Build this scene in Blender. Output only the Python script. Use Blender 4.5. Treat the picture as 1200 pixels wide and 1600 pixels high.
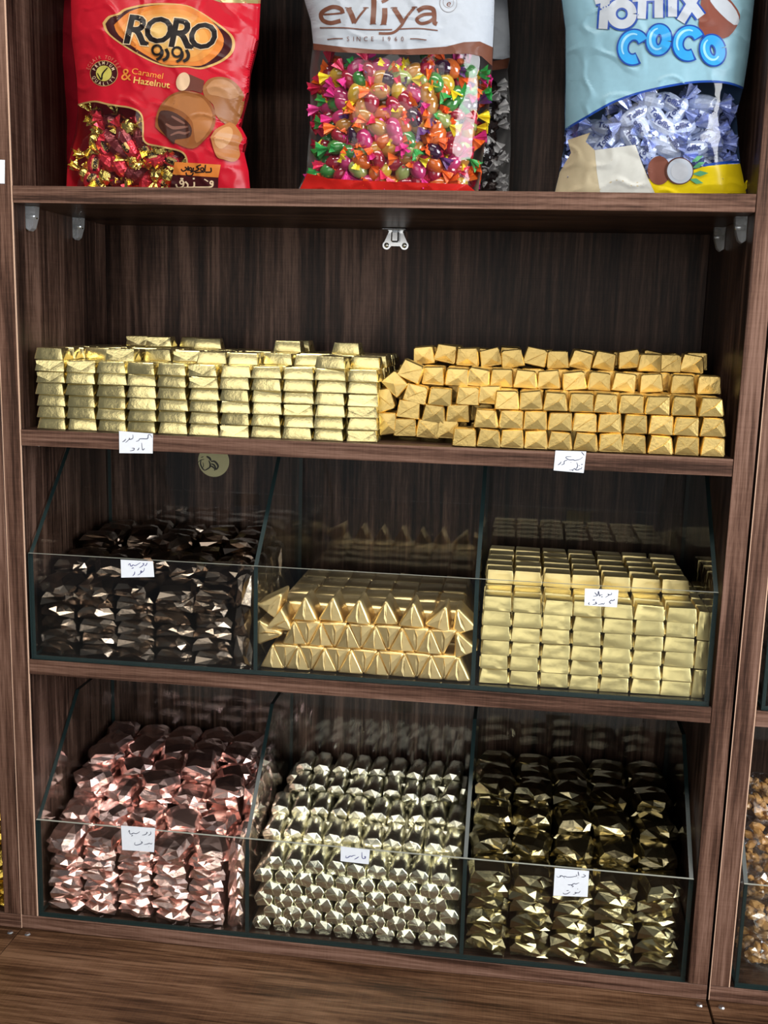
import bpy, bmesh, math, random
from mathutils import Vector, Matrix
from mathutils.bvhtree import BVHTree

for o in list(bpy.data.objects): bpy.data.objects.remove(o)
scene = bpy.context.scene
C = scene.collection
rnd = random.Random(11)

# ------------------------------------------------------------------ camera
CAM = Vector((0.6075, -1.2107, 0.7961))
ROT = Matrix(((0.99102244, -0.12417056, -0.04955996), (0.13098479, 0.97602434, 0.17383751), (0.02678623, -0.17876847, 0.98352648)))
FPX = 1627.19
cd = bpy.data.cameras.new('camera'); cam = bpy.data.objects.new('camera', cd); C.objects.link(cam)
right, fwd, up = ROT.col[0], ROT.col[1], ROT.col[2]
m3 = Matrix((right, up, -fwd)).transposed()
cam.matrix_world = Matrix.Translation(CAM) @ m3.to_4x4()
cd.sensor_fit = 'HORIZONTAL'; cd.sensor_width = 36; cd.lens = FPX*36/1200
cd.clip_start = .02; cd.clip_end = 60
scene.camera = cam

# ------------------------------------------------------------------ light
world = bpy.data.worlds.new('shop_light'); scene.world = world; world.use_nodes = True
bg = world.node_tree.nodes['Background']
bg.inputs[0].default_value = (.86, .92, 1.0, 1); bg.inputs[1].default_value = .115
def area(name, loc, target, sx, sy, power, col):
    l = bpy.data.lights.new(name, 'AREA'); l.shape = 'RECTANGLE'; l.size = sx; l.size_y = sy; l.energy = power; l.color = col
    o = bpy.data.objects.new(name, l); C.objects.link(o); o.location = loc
    o.rotation_euler = (Vector(target)-Vector(loc)).to_track_quat('-Z', 'Y').to_euler()
    return o
area('shop_window', (3.2, -1.55, 1.05), (.3, .1, .55), 1.7, 1.8, 135, (.95, .97, 1.0))
area('front_fill', (.1, -3.9, 1.2), (.4, 0, .6), 2.6, 2.0, 33, (1.0, .96, .90))  # added unseen fill behind the camera, brightens the front faces
area('ceiling_lamp', (.5, -1.15, 2.35), (.5, -.75, 0), 2.6, .5, 52, (1.0, .95, .87))
scene.view_settings.view_transform = 'Standard'; scene.view_settings.look = 'None'
scene.view_settings.gamma = 1; scene.view_settings.use_curve_mapping = False
scene.view_settings.exposure = 0.0
scene.cycles.transparent_max_bounces = 32
scene.cycles.max_bounces = 8

# ------------------------------------------------------------------ helpers
def at(u, v, Y):
    d = ROT @ Vector(((u-600)/FPX, 1, (800-v)/FPX))
    return CAM + d*((Y-CAM.y)/d.y)
ORD = ['first','second','third','fourth','fifth','sixth','seventh','eighth','ninth','tenth','eleventh','twelfth','thirteenth','fourteenth','fifteenth']
def tag(o, label=None, cat=None, group=None, kind=None):
    if label: o['label'] = label
    if cat: o['category'] = cat
    if group: o['group'] = group
    if kind: o['kind'] = kind
    return o
def empty(name, loc=(0,0,0), rz=0):
    o = bpy.data.objects.new(name, None); o.empty_display_size = .02; C.objects.link(o); o.location = loc; o.rotation_euler = (0,0,rz); return o
def link(name, me, parent=None, loc=None, rot=None):
    o = bpy.data.objects.new(name, me); C.objects.link(o)
    if parent is not None: o.parent = parent
    if loc is not None: o.location = loc
    if rot is not None: o.rotation_euler = rot
    return o
def mesh(name, vs, fs, mats=(), idx=None, smooth=None):
    me = bpy.data.meshes.new(name); me.from_pydata([tuple(v) for v in vs], [], fs)
    for m in mats: me.materials.append(m)
    if idx: me.polygons.foreach_set('material_index', idx)
    if smooth is True: me.polygons.foreach_set('use_smooth', [True]*len(fs))
    elif smooth: me.polygons.foreach_set('use_smooth', smooth)
    me.update(); return me
def bm_mesh(name, bm, mats, smooth=False):
    me = bpy.data.meshes.new(name); bm.to_mesh(me); bm.free()
    for m in mats: me.materials.append(m)
    if smooth: me.polygons.foreach_set('use_smooth', [True]*len(me.polygons))
    return me
def bbox(bm, x0, x1, y0, y1, z0, z1, bev=0, seg=1, mi=0):
    r = bmesh.ops.create_cube(bm, size=1)
    vs = r['verts']
    for v in vs: v.co = Vector(((x0+x1)/2+v.co.x*(x1-x0), (y0+y1)/2+v.co.y*(y1-y0), (z0+z1)/2+v.co.z*(z1-z0)))
    fs = set(f for v in vs for f in v.link_faces)
    for f in fs: f.material_index = mi
    if bev:
        es = list(set(e for v in vs for e in v.link_edges))
        bmesh.ops.bevel(bm, geom=es, offset=bev, segments=seg, affect='EDGES', profile=.5)
def box_obj(name, dims, mat, parent=None, bev=.0006):
    bm = bmesh.new(); bbox(bm, *dims, bev=bev)
    return link(name, bm_mesh(name, bm, [mat]), parent)
def smooth_angle(me, deg=35):
    me.polygons.foreach_set('use_smooth', [True]*len(me.polygons))
    try: me.set_sharp_from_angle(angle=math.radians(deg))
    except Exception: pass

# ------------------------------------------------------------------ materials
def newmat(name):
    m = bpy.data.materials.new(name); m.use_nodes = True
    nt = m.node_tree; p = nt.nodes['Principled BSDF']; return m, nt, p
def N(nt, t, **kw):
    n = nt.nodes.new(t)
    for k, v in kw.items():
        if k.startswith('i_'): n.inputs[k[2:].replace('_', ' ')].default_value = v
        else: setattr(n, k, v)
    return n
def L(nt, a, b): nt.links.new(a, b)
def math_n(nt, op, a, b=None, c=None):
    n = nt.nodes.new('ShaderNodeMath'); n.operation = op
    for i, x in enumerate((a, b, c)):
        if x is None: continue
        if isinstance(x, (int, float)): n.inputs[i].default_value = x
        else: L(nt, x, n.inputs[i])
    return n.outputs[0]
def ramp(nt, fac, stops):
    r = nt.nodes.new('ShaderNodeValToRGB')
    e = r.color_ramp.elements
    while len(e) < len(stops): e.new(.5)
    for i, (p, c) in enumerate(stops): e[i].position = p; e[i].color = (*c, 1)
    L(nt, fac, r.inputs[0]); return r.outputs[0]
def plain(name, col, rough=.5, metal=0., spec=.5, coat=0.):
    m, nt, p = newmat(name)
    p.inputs['Base Color'].default_value = (*col, 1); p.inputs['Roughness'].default_value = rough
    p.inputs['Metallic'].default_value = metal; p.inputs['Specular IOR Level'].default_value = spec
    p.inputs['Coat Weight'].default_value = coat; p.inputs['Coat Roughness'].default_value = .08
    tc = N(nt, 'ShaderNodeTexCoord'); no = N(nt, 'ShaderNodeTexNoise', i_Scale=180., i_Detail=3.)
    L(nt, tc.outputs['Object'], no.inputs['Vector'])
    mx = N(nt, 'ShaderNodeMixRGB', blend_type='MULTIPLY'); mx.inputs[0].default_value = .12
    mx.inputs[1].default_value = (*col, 1); L(nt, no.outputs[0], mx.inputs[2]); L(nt, mx.outputs[0], p.inputs['Base Color'])
    return m
def wood(name, axis, cols, band=1.0, rough=.38, fine=1.0):
    m, nt, p = newmat(name)
    tc = N(nt, 'ShaderNodeTexCoord'); oi = N(nt, 'ShaderNodeObjectInfo')
    sc = N(nt, 'ShaderNodeVectorMath', operation='SCALE'); sc.inputs[0].default_value = (3.1, 5.7, 4.3); L(nt, oi.outputs['Random'], sc.inputs['Scale'])
    ad = N(nt, 'ShaderNodeVectorMath', operation='ADD'); L(nt, tc.outputs['Object'], ad.inputs[0]); L(nt, sc.outputs[0], ad.inputs[1])
    def stretched(k, along):
        mp = N(nt, 'ShaderNodeMapping'); s = [k, k, k]; s['XYZ'.index(axis)] = along
        mp.inputs['Scale'].default_value = s; L(nt, ad.outputs[0], mp.inputs['Vector']); return mp.outputs[0]
    n1 = N(nt, 'ShaderNodeTexNoise', i_Scale=1., i_Detail=5., i_Roughness=.62, i_Distortion=1.6); L(nt, stretched(17*band, 1.7), n1.inputs['Vector'])
    n2 = N(nt, 'ShaderNodeTexNoise', i_Scale=1., i_Detail=4., i_Roughness=.6); L(nt, stretched(230*fine, 6.), n2.inputs['Vector'])
    n3 = N(nt, 'ShaderNodeTexNoise', i_Scale=1., i_Detail=3., i_Roughness=.6); L(nt, stretched(900*fine, 60.), n3.inputs['Vector'])
    # faint cross hatching of the printed laminate
    k = [16., 16., 16.]; k['XYZ'.index(axis)] = 620.
    mp = N(nt, 'ShaderNodeMapping'); mp.inputs['Scale'].default_value = k; L(nt, ad.outputs[0], mp.inputs['Vector'])
    n4 = N(nt, 'ShaderNodeTexNoise', i_Scale=1., i_Detail=2.); L(nt, mp.outputs[0], n4.inputs['Vector'])
    f = math_n(nt, 'MULTIPLY_ADD', n2.outputs[0], .55, math_n(nt, 'MULTIPLY', n1.outputs[0], .75))
    f = math_n(nt, 'MULTIPLY_ADD', n3.outputs[0], .22, f)
    f = math_n(nt, 'MULTIPLY_ADD', n4.outputs[0], .07, f)
    f = math_n(nt, 'MULTIPLY_ADD', math_n(nt, 'SUBTRACT', f, .795), 1.6, .5)
    c = ramp(nt, f, [(.28, cols[0]), (.44, cols[1]), (.56, cols[2]), (.74, cols[3])])
    L(nt, c, p.inputs['Base Color'])
    p.inputs['Roughness'].default_value = rough; p.inputs['Specular IOR Level'].default_value = .18
    bp = N(nt, 'ShaderNodeBump'); bp.inputs['Strength'].default_value = .12; bp.inputs['Distance'].default_value = .0006
    L(nt, f, bp.inputs['Height']); L(nt, bp.outputs[0], p.inputs['Normal'])
    return m
WD = ((.0075,.0036,.0026), (.026,.0130,.0090), (.050,.026,.018), (.110,.062,.045))
WE = ((.032,.015,.0095), (.084,.041,.027), (.132,.069,.047), (.205,.116,.084))
M = {}
M['wood_z'] = wood('walnut_laminate_upright', 'Z', WD)
M['wood_x'] = wood('walnut_laminate_level', 'X', WD)
M['wood_deck'] = wood('walnut_laminate_deck', 'X', ((.020,.0090,.0042), (.060,.028,.014), (.105,.052,.027), (.17,.092,.052)), band=.8)
M['edge_z'] = wood('walnut_edge_band_upright', 'Z', WE, band=2.2, fine=1.4, rough=.42)
M['edge_x'] = wood('walnut_edge_band_level', 'X', WE, band=2.2, fine=1.4, rough=.42)
M['lit_pale_edge'] = plain('lit_pale_band_edge', (.62,.40,.28), .35)  # exposed band edge, its pale colour includes the light it catches
M['gap'] = plain('dark_gap', (.01,.008,.007), .8)
M['chrome'] = plain('zinc_metal', (.72,.74,.76), .2, 1.)
M['paper'] = plain('white_paper', (.80,.84,.90), .65)
M['ink'] = plain('blue_black_ink', (.05,.055,.11), .6)
M['ink2'] = plain('blue_ink', (.05,.05,.22), .6)
M['floor'] = plain('grey_tile_floor', (.32,.30,.28), .35)
M['wall'] = plain('painted_wall', (.6,.58,.55), .7)

def glassmat(name, tint, refl=1.0, rough=.0):
    m, nt, p = newmat(name); nt.nodes.remove(p)
    out = nt.nodes['Material Output']
    lw = N(nt, 'ShaderNodeLayerWeight'); lw.inputs['Blend'].default_value = .5
    f5 = math_n(nt, 'POWER', lw.outputs['Facing'], 5.)
    fac = math_n(nt, 'MULTIPLY_ADD', f5, .7, .024*refl)
    tr = N(nt, 'ShaderNodeBsdfTransparent'); tr.inputs[0].default_value = (*tint, 1)
    gl = N(nt, 'ShaderNodeBsdfGlossy'); gl.inputs['Roughness'].default_value = rough; gl.inputs[0].default_value = (1,1,1,1)
    mx = N(nt, 'ShaderNodeMixShader'); L(nt, fac, mx.inputs[0]); L(nt, tr.outputs[0], mx.inputs[1]); L(nt, gl.outputs[0], mx.inputs[2])
    L(nt, mx.outputs[0], out.inputs[0]); return m
M['glass'] = glassmat('clear_glass', (.972,.985,.98))
M['lit_top_edge'] = plain('lit_glass_top_edge', (.42,.43,.37), .3)  # brightness of the front pane's top edge, painted in as pale colour
M['glass_edge'] = plain('green_glass_edge', (.012,.025,.025), .30, 0., .35)

def foil(name, col, rough=.3, bump=.3, scale=160., var=.25, metal=1.):
    m, nt, p = newmat(name)
    tc = N(nt, 'ShaderNodeTexCoord'); oi = N(nt, 'ShaderNodeObjectInfo')
    ad = N(nt, 'ShaderNodeVectorMath', operation='MULTIPLY_ADD')
    L(nt, oi.outputs['Random'], ad.inputs[0]); ad.inputs[1].default_value = (7., 3., 5.); L(nt, tc.outputs['Object'], ad.inputs[2])
    no = N(nt, 'ShaderNodeTexNoise', i_Scale=scale, i_Detail=2.5, i_Roughness=.55); L(nt, ad.outputs[0], no.inputs['Vector'])
    n2 = N(nt, 'ShaderNodeTexNoise', i_Scale=scale*4, i_Detail=2.); L(nt, ad.outputs[0], n2.inputs['Vector'])
    h = math_n(nt, 'MULTIPLY_ADD', n2.outputs[0], .12, no.outputs[0])
    bp = N(nt, 'ShaderNodeBump'); bp.inputs['Strength'].default_value = bump; bp.inputs['Distance'].default_value = .004
    L(nt, h, bp.inputs['Height']); L(nt, bp.outputs[0], p.inputs['Normal'])
    v = math_n(nt, 'MULTIPLY_ADD', oi.outputs['Random'], var, 1-var*.6)
    mx = N(nt, 'ShaderNodeVectorMath', operation='SCALE'); mx.inputs[0].default_value = col; L(nt, v, mx.inputs['Scale'])
    L(nt, mx.outputs[0], p.inputs['Base Color'])
    p.inputs['Metallic'].default_value = metal; p.inputs['Roughness'].default_value = rough
    return m
M['f_bar'] = foil('bright_gold_foil', (.84,.72,.35), .27, .08)
M['f_mustard'] = foil('mustard_gold_foil', (.76,.55,.20), .38, .12, 160., .4)
M['f_brown'] = foil('dark_brown_foil', (.27,.21,.165), .22, .10, 70.)
M['f_prism'] = foil('matte_gold_foil', (.88,.67,.33), .46, .08)
M['f_block'] = foil('pale_gold_foil', (.87,.72,.34), .38, .06)
M['f_pink'] = foil('rose_pink_foil', (.93,.66,.60), .27, .10, 70.)
M['f_champ'] = foil('champagne_foil', (.88,.85,.68), .27, .10)
M['f_olive'] = foil('olive_gold_foil', (.38,.33,.19), .22, .10, 70.)
M['f_grey'] = foil('grey_brown_foil', (.42,.38,.33), .35, .14)
M['f_amber'] = foil('amber_gold_foil', (.75,.52,.10), .3, .3)

# ------------------------------------------------------------------ setting
W = .85; D = .2773
S1T, S1B, S2T, S2B, S3T, S3B = .9438, .9241, .6551, .6350, .3597, .3400
ZT = 1.36; FLOOR = -.72
fl = box_obj('floor', (-2.6, 3.4, -4.0, .32, FLOOR-.05, FLOOR), M['floor'], None, 0); tag(fl, kind='structure')
wl = box_obj('wall_back', (-2.6, 3.4, .31, .36, FLOOR, 2.7), M['wall'], None, 0); tag(wl, kind='structure')

def make_unit(x0, label, pale_left, pale_right, supports):
    x1 = x0+W; t = .0235
    u = empty('shelf_unit', (x0, 0, FLOOR)); tag(u, label, 'shelf unit')
    off = Vector((-x0, 0, -FLOOR))
    def part(name, dims, mat, parent=None, bev=.0005):
        a = dims; d = (a[0]-x0, a[1]-x0, a[2], a[3], a[4]-FLOOR, a[5]-FLOOR)
        return box_obj(name, d, mat, parent or u, bev)
    for sx, (a, b) in enumerate(((x0-t, x0), (x1, x1+t))):
        sp = part('side_panel', (a, b, .001, .30, -.0005, ZT), M['wood_z'])
        part('edge_band', (a+.0003, b-.0003, -.0008, .001, -.0003, ZT), M['edge_z'], sp, .0003)
        if (sx == 0 and pale_left) or (sx == 1 and pale_right):
            q = b if sx == 0 else a
            part('band_edge', (q-.0011, q+.0002, -.0011, .0006, 0, ZT), M['lit_pale_edge'], sp, 0)
            q = a if sx == 0 else b
            part('band_edge', (q-.0003, q+.0006, -.0011, .0002, -.02, ZT), M['lit_pale_edge'], sp, 0)
    part('back_panel', (x0, x1, D, D+.008, 0, ZT), M['wood_z'])
    for (zb, zt, y0) in ((S1B, S1T, 0), (S2B, S2T, 0), (S3B, S3T, 0), (1.31, 1.33, 0)):
        sh = part('shelf', (x0+.0006, x1-.0006, y0+.001, D, zb, zt), M['wood_x'])
        part('edge_band', (x0+.0006, x1-.0006, y0-.0008, y0+.001, zb+.0002, zt-.0002), M['edge_x'], sh, .0003)
    part('bottom_panel', (x0-t, x1+t, .001, .30, -.0205, -.0007), M['wood_x'])
    part('edge_band', (x0-t, x1+t, -.0008, .001, -.0205, -.0009), M['edge_x'])
    dk = part('deck', (x0-t, x1+t, -.36, .30, -.0395, -.0212), M['wood_deck'])
    part('base_carcass', (x0-t, x1+t, -.33, .30, FLOOR+.08, -.0397), M['wood_x'])
    part('plinth', (x0-t, x1+t, -.29, .30, FLOOR+.001, FLOOR+.08), M['wood_x'])
    for i in range(2):
        a = x0-t+.004+i*(W+2*t)/2; b = a+(W+2*t)/2-.008
        d = part('door', (a, b, -.348, -.3305, FLOOR+.085, -.045), M['wood_z'])
        hx = b-.06 if i == 0 else a+.05
        part('handle', (hx, hx+.012, -.37, -.348, -.30, -.16), M['chrome'], d, .003)
    for sx in (x0-.010, x1+.0135):
        bm = bmesh.new()
        bmesh.ops.create_cone(bm, cap_ends=True, segments=16, radius1=.0042, radius2=.003, depth=.0016)
        me = bm_mesh('screw', bm, [M['chrome']])
        link('screw', me, u, Vector((sx, -.0115, -.0204))+off)
    if supports:
        pin = bmesh.new(); bmesh.ops.create_uvsphere(pin, u_segments=10, v_segments=6, radius=.0028)
        for sy in (.045, .22): link('shelf_pin', bm_mesh('shelf_pin', pin.copy(), [M['white_plastic']], True), u, (.0012, sy, S2B-.0035-FLOOR))
        pin.free()
        # clear shelf supports under the upper shelf
        for (sx, sy) in supports:
            s = 1 if sx < x0+W/2 else -1
            prof = [(0,0),(0,-.026),(.004,-.029),(.008,-.026),(.012,-.013),(.013,0)]
            vs = [(sx-x0+s*a, sy+yy, S1B-FLOOR-.0004+b) for yy in (0,.011) for a, b in prof]
            n = len(prof); fs = [tuple(range(n)), tuple(range(2*n-1, n-1, -1))]+[(i, (i+1) % n, n+(i+1) % n, n+i) for i in range(n)]
            so = link('shelf_support', mesh('shelf_support', vs, fs, [M['clear_plastic']]), u)
            so['label'] = 'clear plastic shelf support'
            bm = bmesh.new(); bmesh.ops.create_cone(bm, cap_ends=True, segments=12, radius1=.0032, radius2=.0032, depth=.012, matrix=Matrix.Rotation(math.pi/2, 4, 'Y'))
            link('pin', bm_mesh('pin', bm, [M['chrome']], True), so, (sx-x0+s*.006, sy+.0055, S1B-FLOOR-.012))
        # metal catch at the middle of the back edge
        cx = at(616, 372, D-.02).x
        k = empty('x')
        bpy.data.objects.remove(k)
        zc = S1B-FLOOR; yb = D-.0012
        ctr = [(-.0125,-.0235),(.0125,-.0235)]
        # bracket plate against the back panel: triangle-like outline with two round lobes
        pts = [(-.0085,-.0004),(.0085,-.0004)]
        for k in range(9): a = math.radians(55-k*23); pts.append((.0125+.0058*math.cos(a), -.0215+.0058*math.sin(a)))
        pts += [(.006,-.0225),(-.006,-.0225)]
        for k in range(9): a = math.radians(-52-k*23); pts.append((-.0125+.0058*math.cos(a), -.0215+.0058*math.sin(a)))
        vs = [(cx-x0+a, yy, zc+b) for yy in (yb-.0022, yb) for a, b in pts]; n = len(pts)
        fs = [tuple(range(n-1,-1,-1)), tuple(range(n, 2*n))]+[(i, (i+1) % n, n+(i+1) % n, n+i) for i in range(n)]
        ca = link('shelf_bracket', mesh('shelf_bracket', vs, fs, [M['chrome']]), u); ca['label'] = 'zinc corner bracket with two screws'
        part('bracket_plate', (cx-.017, cx+.017, D-.030, D-.0012, S1B-.0030, S1B-.0004), M['chrome'], ca, .001)
        part('bracket_rib', (cx-.0055, cx+.0055, D-.014, D-.003, S1B-.018, S1B-.0030), M['chrome'], ca, .002)
        for sx in (-.0125, .0125):
            bm = bmesh.new(); bmesh.ops.create_uvsphere(bm, u_segments=12, v_segments=6, radius=.0036)
            link('screw', bm_mesh('screw', bm, [M['chrome']], True), ca, (cx-x0+sx, yb-.0025, zc-.0215))
    return u
M['white_plastic'] = plain('white_plastic', (.75,.74,.70), .4)
M['clear_plastic'] = plain('frosted_clear_plastic', (.75,.78,.80), .15, 0., .6)
M['clear_plastic'].node_tree.nodes['Principled BSDF'].inputs['Transmission Weight'].default_value = .75
unit_main = make_unit(0, 'dark walnut shelf unit in the middle, full width in view', True, False,
    [(at(50,330,.05).x*0+.0006, .030), (.0006, .165), (W-.0006, .035), (W-.0006, .165)])
unit_left = make_unit(-.0245-.0235-W, 'dark walnut shelf unit cut off at the left edge', False, False, None)
unit_right = make_unit(W+.0265+.0235, 'dark walnut shelf unit cut off at the right edge', True, False, None)

# ------------------------------------------------------------------ glass trays
GF = .139; GT = .2715; GYC = .135; GYB = .262
def pane(name, poly, axis, a, b, parent, lit=None):
    n = len(poly)
    if axis == 'X': vs = [(x, p[0], p[1]) for x in (a, b) for p in poly]
    elif axis == 'Y': vs = [(p[0], y, p[1]) for y in (a, b) for p in poly]
    else: vs = [(p[0], p[1], z) for z in (a, b) for p in poly]
    fs = [tuple(range(n-1,-1,-1)), tuple(range(n, 2*n))]+[(i, (i+1) % n, n+(i+1) % n, n+i) for i in range(n)]
    return link(name, mesh(name, vs, fs, [M['glass'], M['glass_edge'], M['lit_top_edge']], [0, 0]+[2 if i == lit else 1 for i in range(n)]), parent)
def tray(x0, x1, z, divs, label):
    t = empty('glass_tray', (x0, 0, z)); tag(t, label, 'glass tray', 'glass trays')
    w = x1-x0; g = .005
    pane('base_pane', [(0,.0035),(w,.0035),(w,GYB),(0,GYB)], 'Z', .0004, g, t)
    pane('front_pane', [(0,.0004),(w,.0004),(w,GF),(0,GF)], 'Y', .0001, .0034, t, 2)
    side = [(.0036,g+.0002),(GYB,g+.0002),(GYB,GT),(GYC,GT),(.0036,GF)]
    pane('side_pane', side, 'X', 0, g, t); pane('side_pane', side, 'X', w-g, w, t)
    pane('back_pane', [(0,.0004),(w,.0004),(w,GT),(0,GT)], 'Y', GYB+.0002, GYB+g, t)
    for dx in divs: pane('divider', side, 'X', dx-x0-g/2, dx-x0+g/2, t)
    return t
tray(.0035, .8465, S3T+.0003, (.2966, .5675), 'long glass tray with sloped dividers on the middle shelf')
tray(.0015, .8465, -.0006, (.287, .568), 'long glass tray with sloped dividers on the lowest shelf')
XR = W+.0265+.0235
tray(XR+.006, XR+.84, S3T+.0003, (XR+.29, XR+.56), 'glass tray of grey foil sweets at the right picture edge')
tray(XR+.006, XR+.84, -.0006, (XR+.29, XR+.56), 'glass tray of nut brittle packs at the right picture edge')

# ------------------------------------------------------------------ sweet shapes
def crumple(seed, w, d, h, amp, mats, big=1.0):
    """chocolate block in loose foil: plain creased panels and a gathered star of folds on the front"""
    r = random.Random(seed); u = r.uniform; vs = []; fs = []
    base = [(-.50,.03),(-.50,.48),(-.38,.90),(-.12,1.0),(.16,1.02),(.38,.90),(.50,.50),(.48,.04),(.16,.0),(-.18,.0)]
    k = amp/.003
    out = []
    ears = [r.choice((0,1,2)), r.choice((5,6,7))]
    for i, (x, z) in enumerate(base):
        e = u(.03,.09) if i in ears else u(-.03,.02)
        out.append(Vector((x*(1+e)*w+u(-1,1)*.0012*k, -d*.5+u(-.05,.12)*d+(.06*d if i in ears else 0), max(0, (z+(e if 2 <= i <= 5 else 0)*1.2)*h+u(-1,1)*.0010*k if z > .1 else 0))))
    n = len(out)
    S = Vector((w*u(.02,.26), -d*u(.64,.74), h*u(.40,.60)))
    m = r.choice((6,7,8)); ring = []; a0 = u(0,6.28)
    for q in range(m):
        a = a0+2*math.pi*(q+u(-.25,.25))/m
        ex = .26 if math.cos(a) > 0 else .42
        px = S.x+math.cos(a)*w*ex*u(.55,.9); pz = S.z+math.sin(a)*h*.40*u(.65,1.0)
        px = max(-.42*w, min(.44*w, px)); pz = max(.08*h, min(.92*h, pz))
        ring.append(Vector((px, -d*(u(.60,.70) if q % 2 else u(.48,.55)), pz)))
    def ang(p): return math.atan2((p.z-S.z)*w/h, p.x-S.x)
    ring.sort(key=ang); O = sorted(range(n), key=lambda i: ang(out[i]))
    vs += out; R0 = len(vs); vs += ring; s0 = len(vs); vs.append(S)
    for q in range(m): fs.append((s0, R0+q, R0+(q+1) % m))
    # zip the outline to the ring
    seq = sorted([(ang(out[i]), 0, i) for i in range(n)]+[(ang(ring[q]), 1, q) for q in range(m)])
    lo = O[-1]; lr = m-1
    for a, t, q in seq:
        if t == 0: fs.append((lo, q, R0+lr)); lo = q
        else: fs.append((R0+lr, lo, R0+q)); lr = q
    # girdle half way back, then the back
    def loop(y, sx, top, jj):
        b = len(vs)
        for i, (x, z) in enumerate(base):
            vs.append(Vector((x*sx*w+u(-1,1)*jj, y*d+u(-.06,.06)*d, max(0, (z*top)*h+u(-1,1)*jj if z > .1 else 0))))
        return b
    g = loop(-.12, 1.0, 1.13, .0012*k); g2 = loop(.2, 1.0, 1.12, .0012*k); bk = loop(.5, .95, .95, .0008)
    for A, B in ((0, g), (g, g2), (g2, bk)):
        for i in range(n):
            j = (i+1) % n
            if r.random() < .5: fs.append((A+j, A+i, B+i)); fs.append((A+j, B+i, B+j))
            else: fs.append((A+j, A+i, B+j)); fs.append((A+i, B+i, B+j))
    c = len(vs); vs.append(Vector((0, d*.53, h*.5)))
    for i in range(n): fs.append((bk+(i+1) % n, bk+i, c))
    me = mesh('crumpled_sweet', vs, fs, mats)
    bm = bmesh.new(); bm.from_mesh(me); bmesh.ops.recalc_face_normals(bm, faces=list(bm.faces)); bm.to_mesh(me); bm.free()
    return me
def bar(seed, w, d, h, tx, ty, mats, bev=.0011, jit=.0003):
    """foil wrapped bar, narrower at the top, flap folds on the ends"""
    r = random.Random(seed); bm = bmesh.new()
    bmesh.ops.create_cube(bm, size=1)
    for v in bm.verts:
        top = v.co.z > 0
        v.co = Vector((v.co.x*w*(tx if top else 1), v.co.y*d*(ty if top else 1), h if top else 0))
        v.co += Vector((r.uniform(-1,1), r.uniform(-1,1), r.uniform(-1,1)*.6))*jit*2
    bmesh.ops.bevel(bm, geom=list(bm.edges), offset=bev, segments=2, affect='EDGES', profile=.6)
    fr = [f for f in bm.faces if f.calc_area() > w*h*.3 and abs(f.normal.y) > .6]
    res = bmesh.ops.subdivide_edges(bm, edges=list({e for f in fr for e in f.edges if e.calc_length() > w*.4}), cuts=3, use_grid_fill=True)
    for v in bm.verts:
        if abs(v.co.y) > d*.4 and abs(v.co.x) < w*.35 and h*.05 < v.co.z < h*.95: v.co.y += r.uniform(-1,1)*jit*1.6
    # flaps on both ends
    for s in (-1, 1):
        x = s*w/2
        pts = [(x*1.0+s*.0004, -d*.42, h*.12), (x+s*.0004, d*.42, h*.12), (x*(tx+1)/2+s*.0014, r.uniform(-.1,.1)*d, h*.66)]
        vv = [bm.verts.new(p) for p in pts]+[bm.verts.new((p[0]-s*.0012, p[1], p[2])) for p in pts]
        o = (0,1,2) if s > 0 else (0,2,1)
        bm.faces.new([vv[i] for i in o])
        for a, b in ((0,1),(1,2),(2,0)):
            try: bm.faces.new([vv[a], vv[b], vv[b+3], vv[a+3]])
            except Exception: pass
    if seed % 5 == 4:   # one bar in five shows its folded seam in front
        y = -d/2-.0001
        pts = [(-w*.46, y-.0002, h*.9), (-w*.44, y-.0003, h*.62), (w*.02, y-.0009, h*.16), (w*.45, y*ty-.0002, h*.92)]
        vv = [bm.verts.new(p) for p in pts]; bm.faces.new([vv[0], vv[1], vv[2], vv[3]])
    bm.normal_update(); me = bm_mesh('foil_bar', bm, mats); smooth_angle(me, 30); return me
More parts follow.
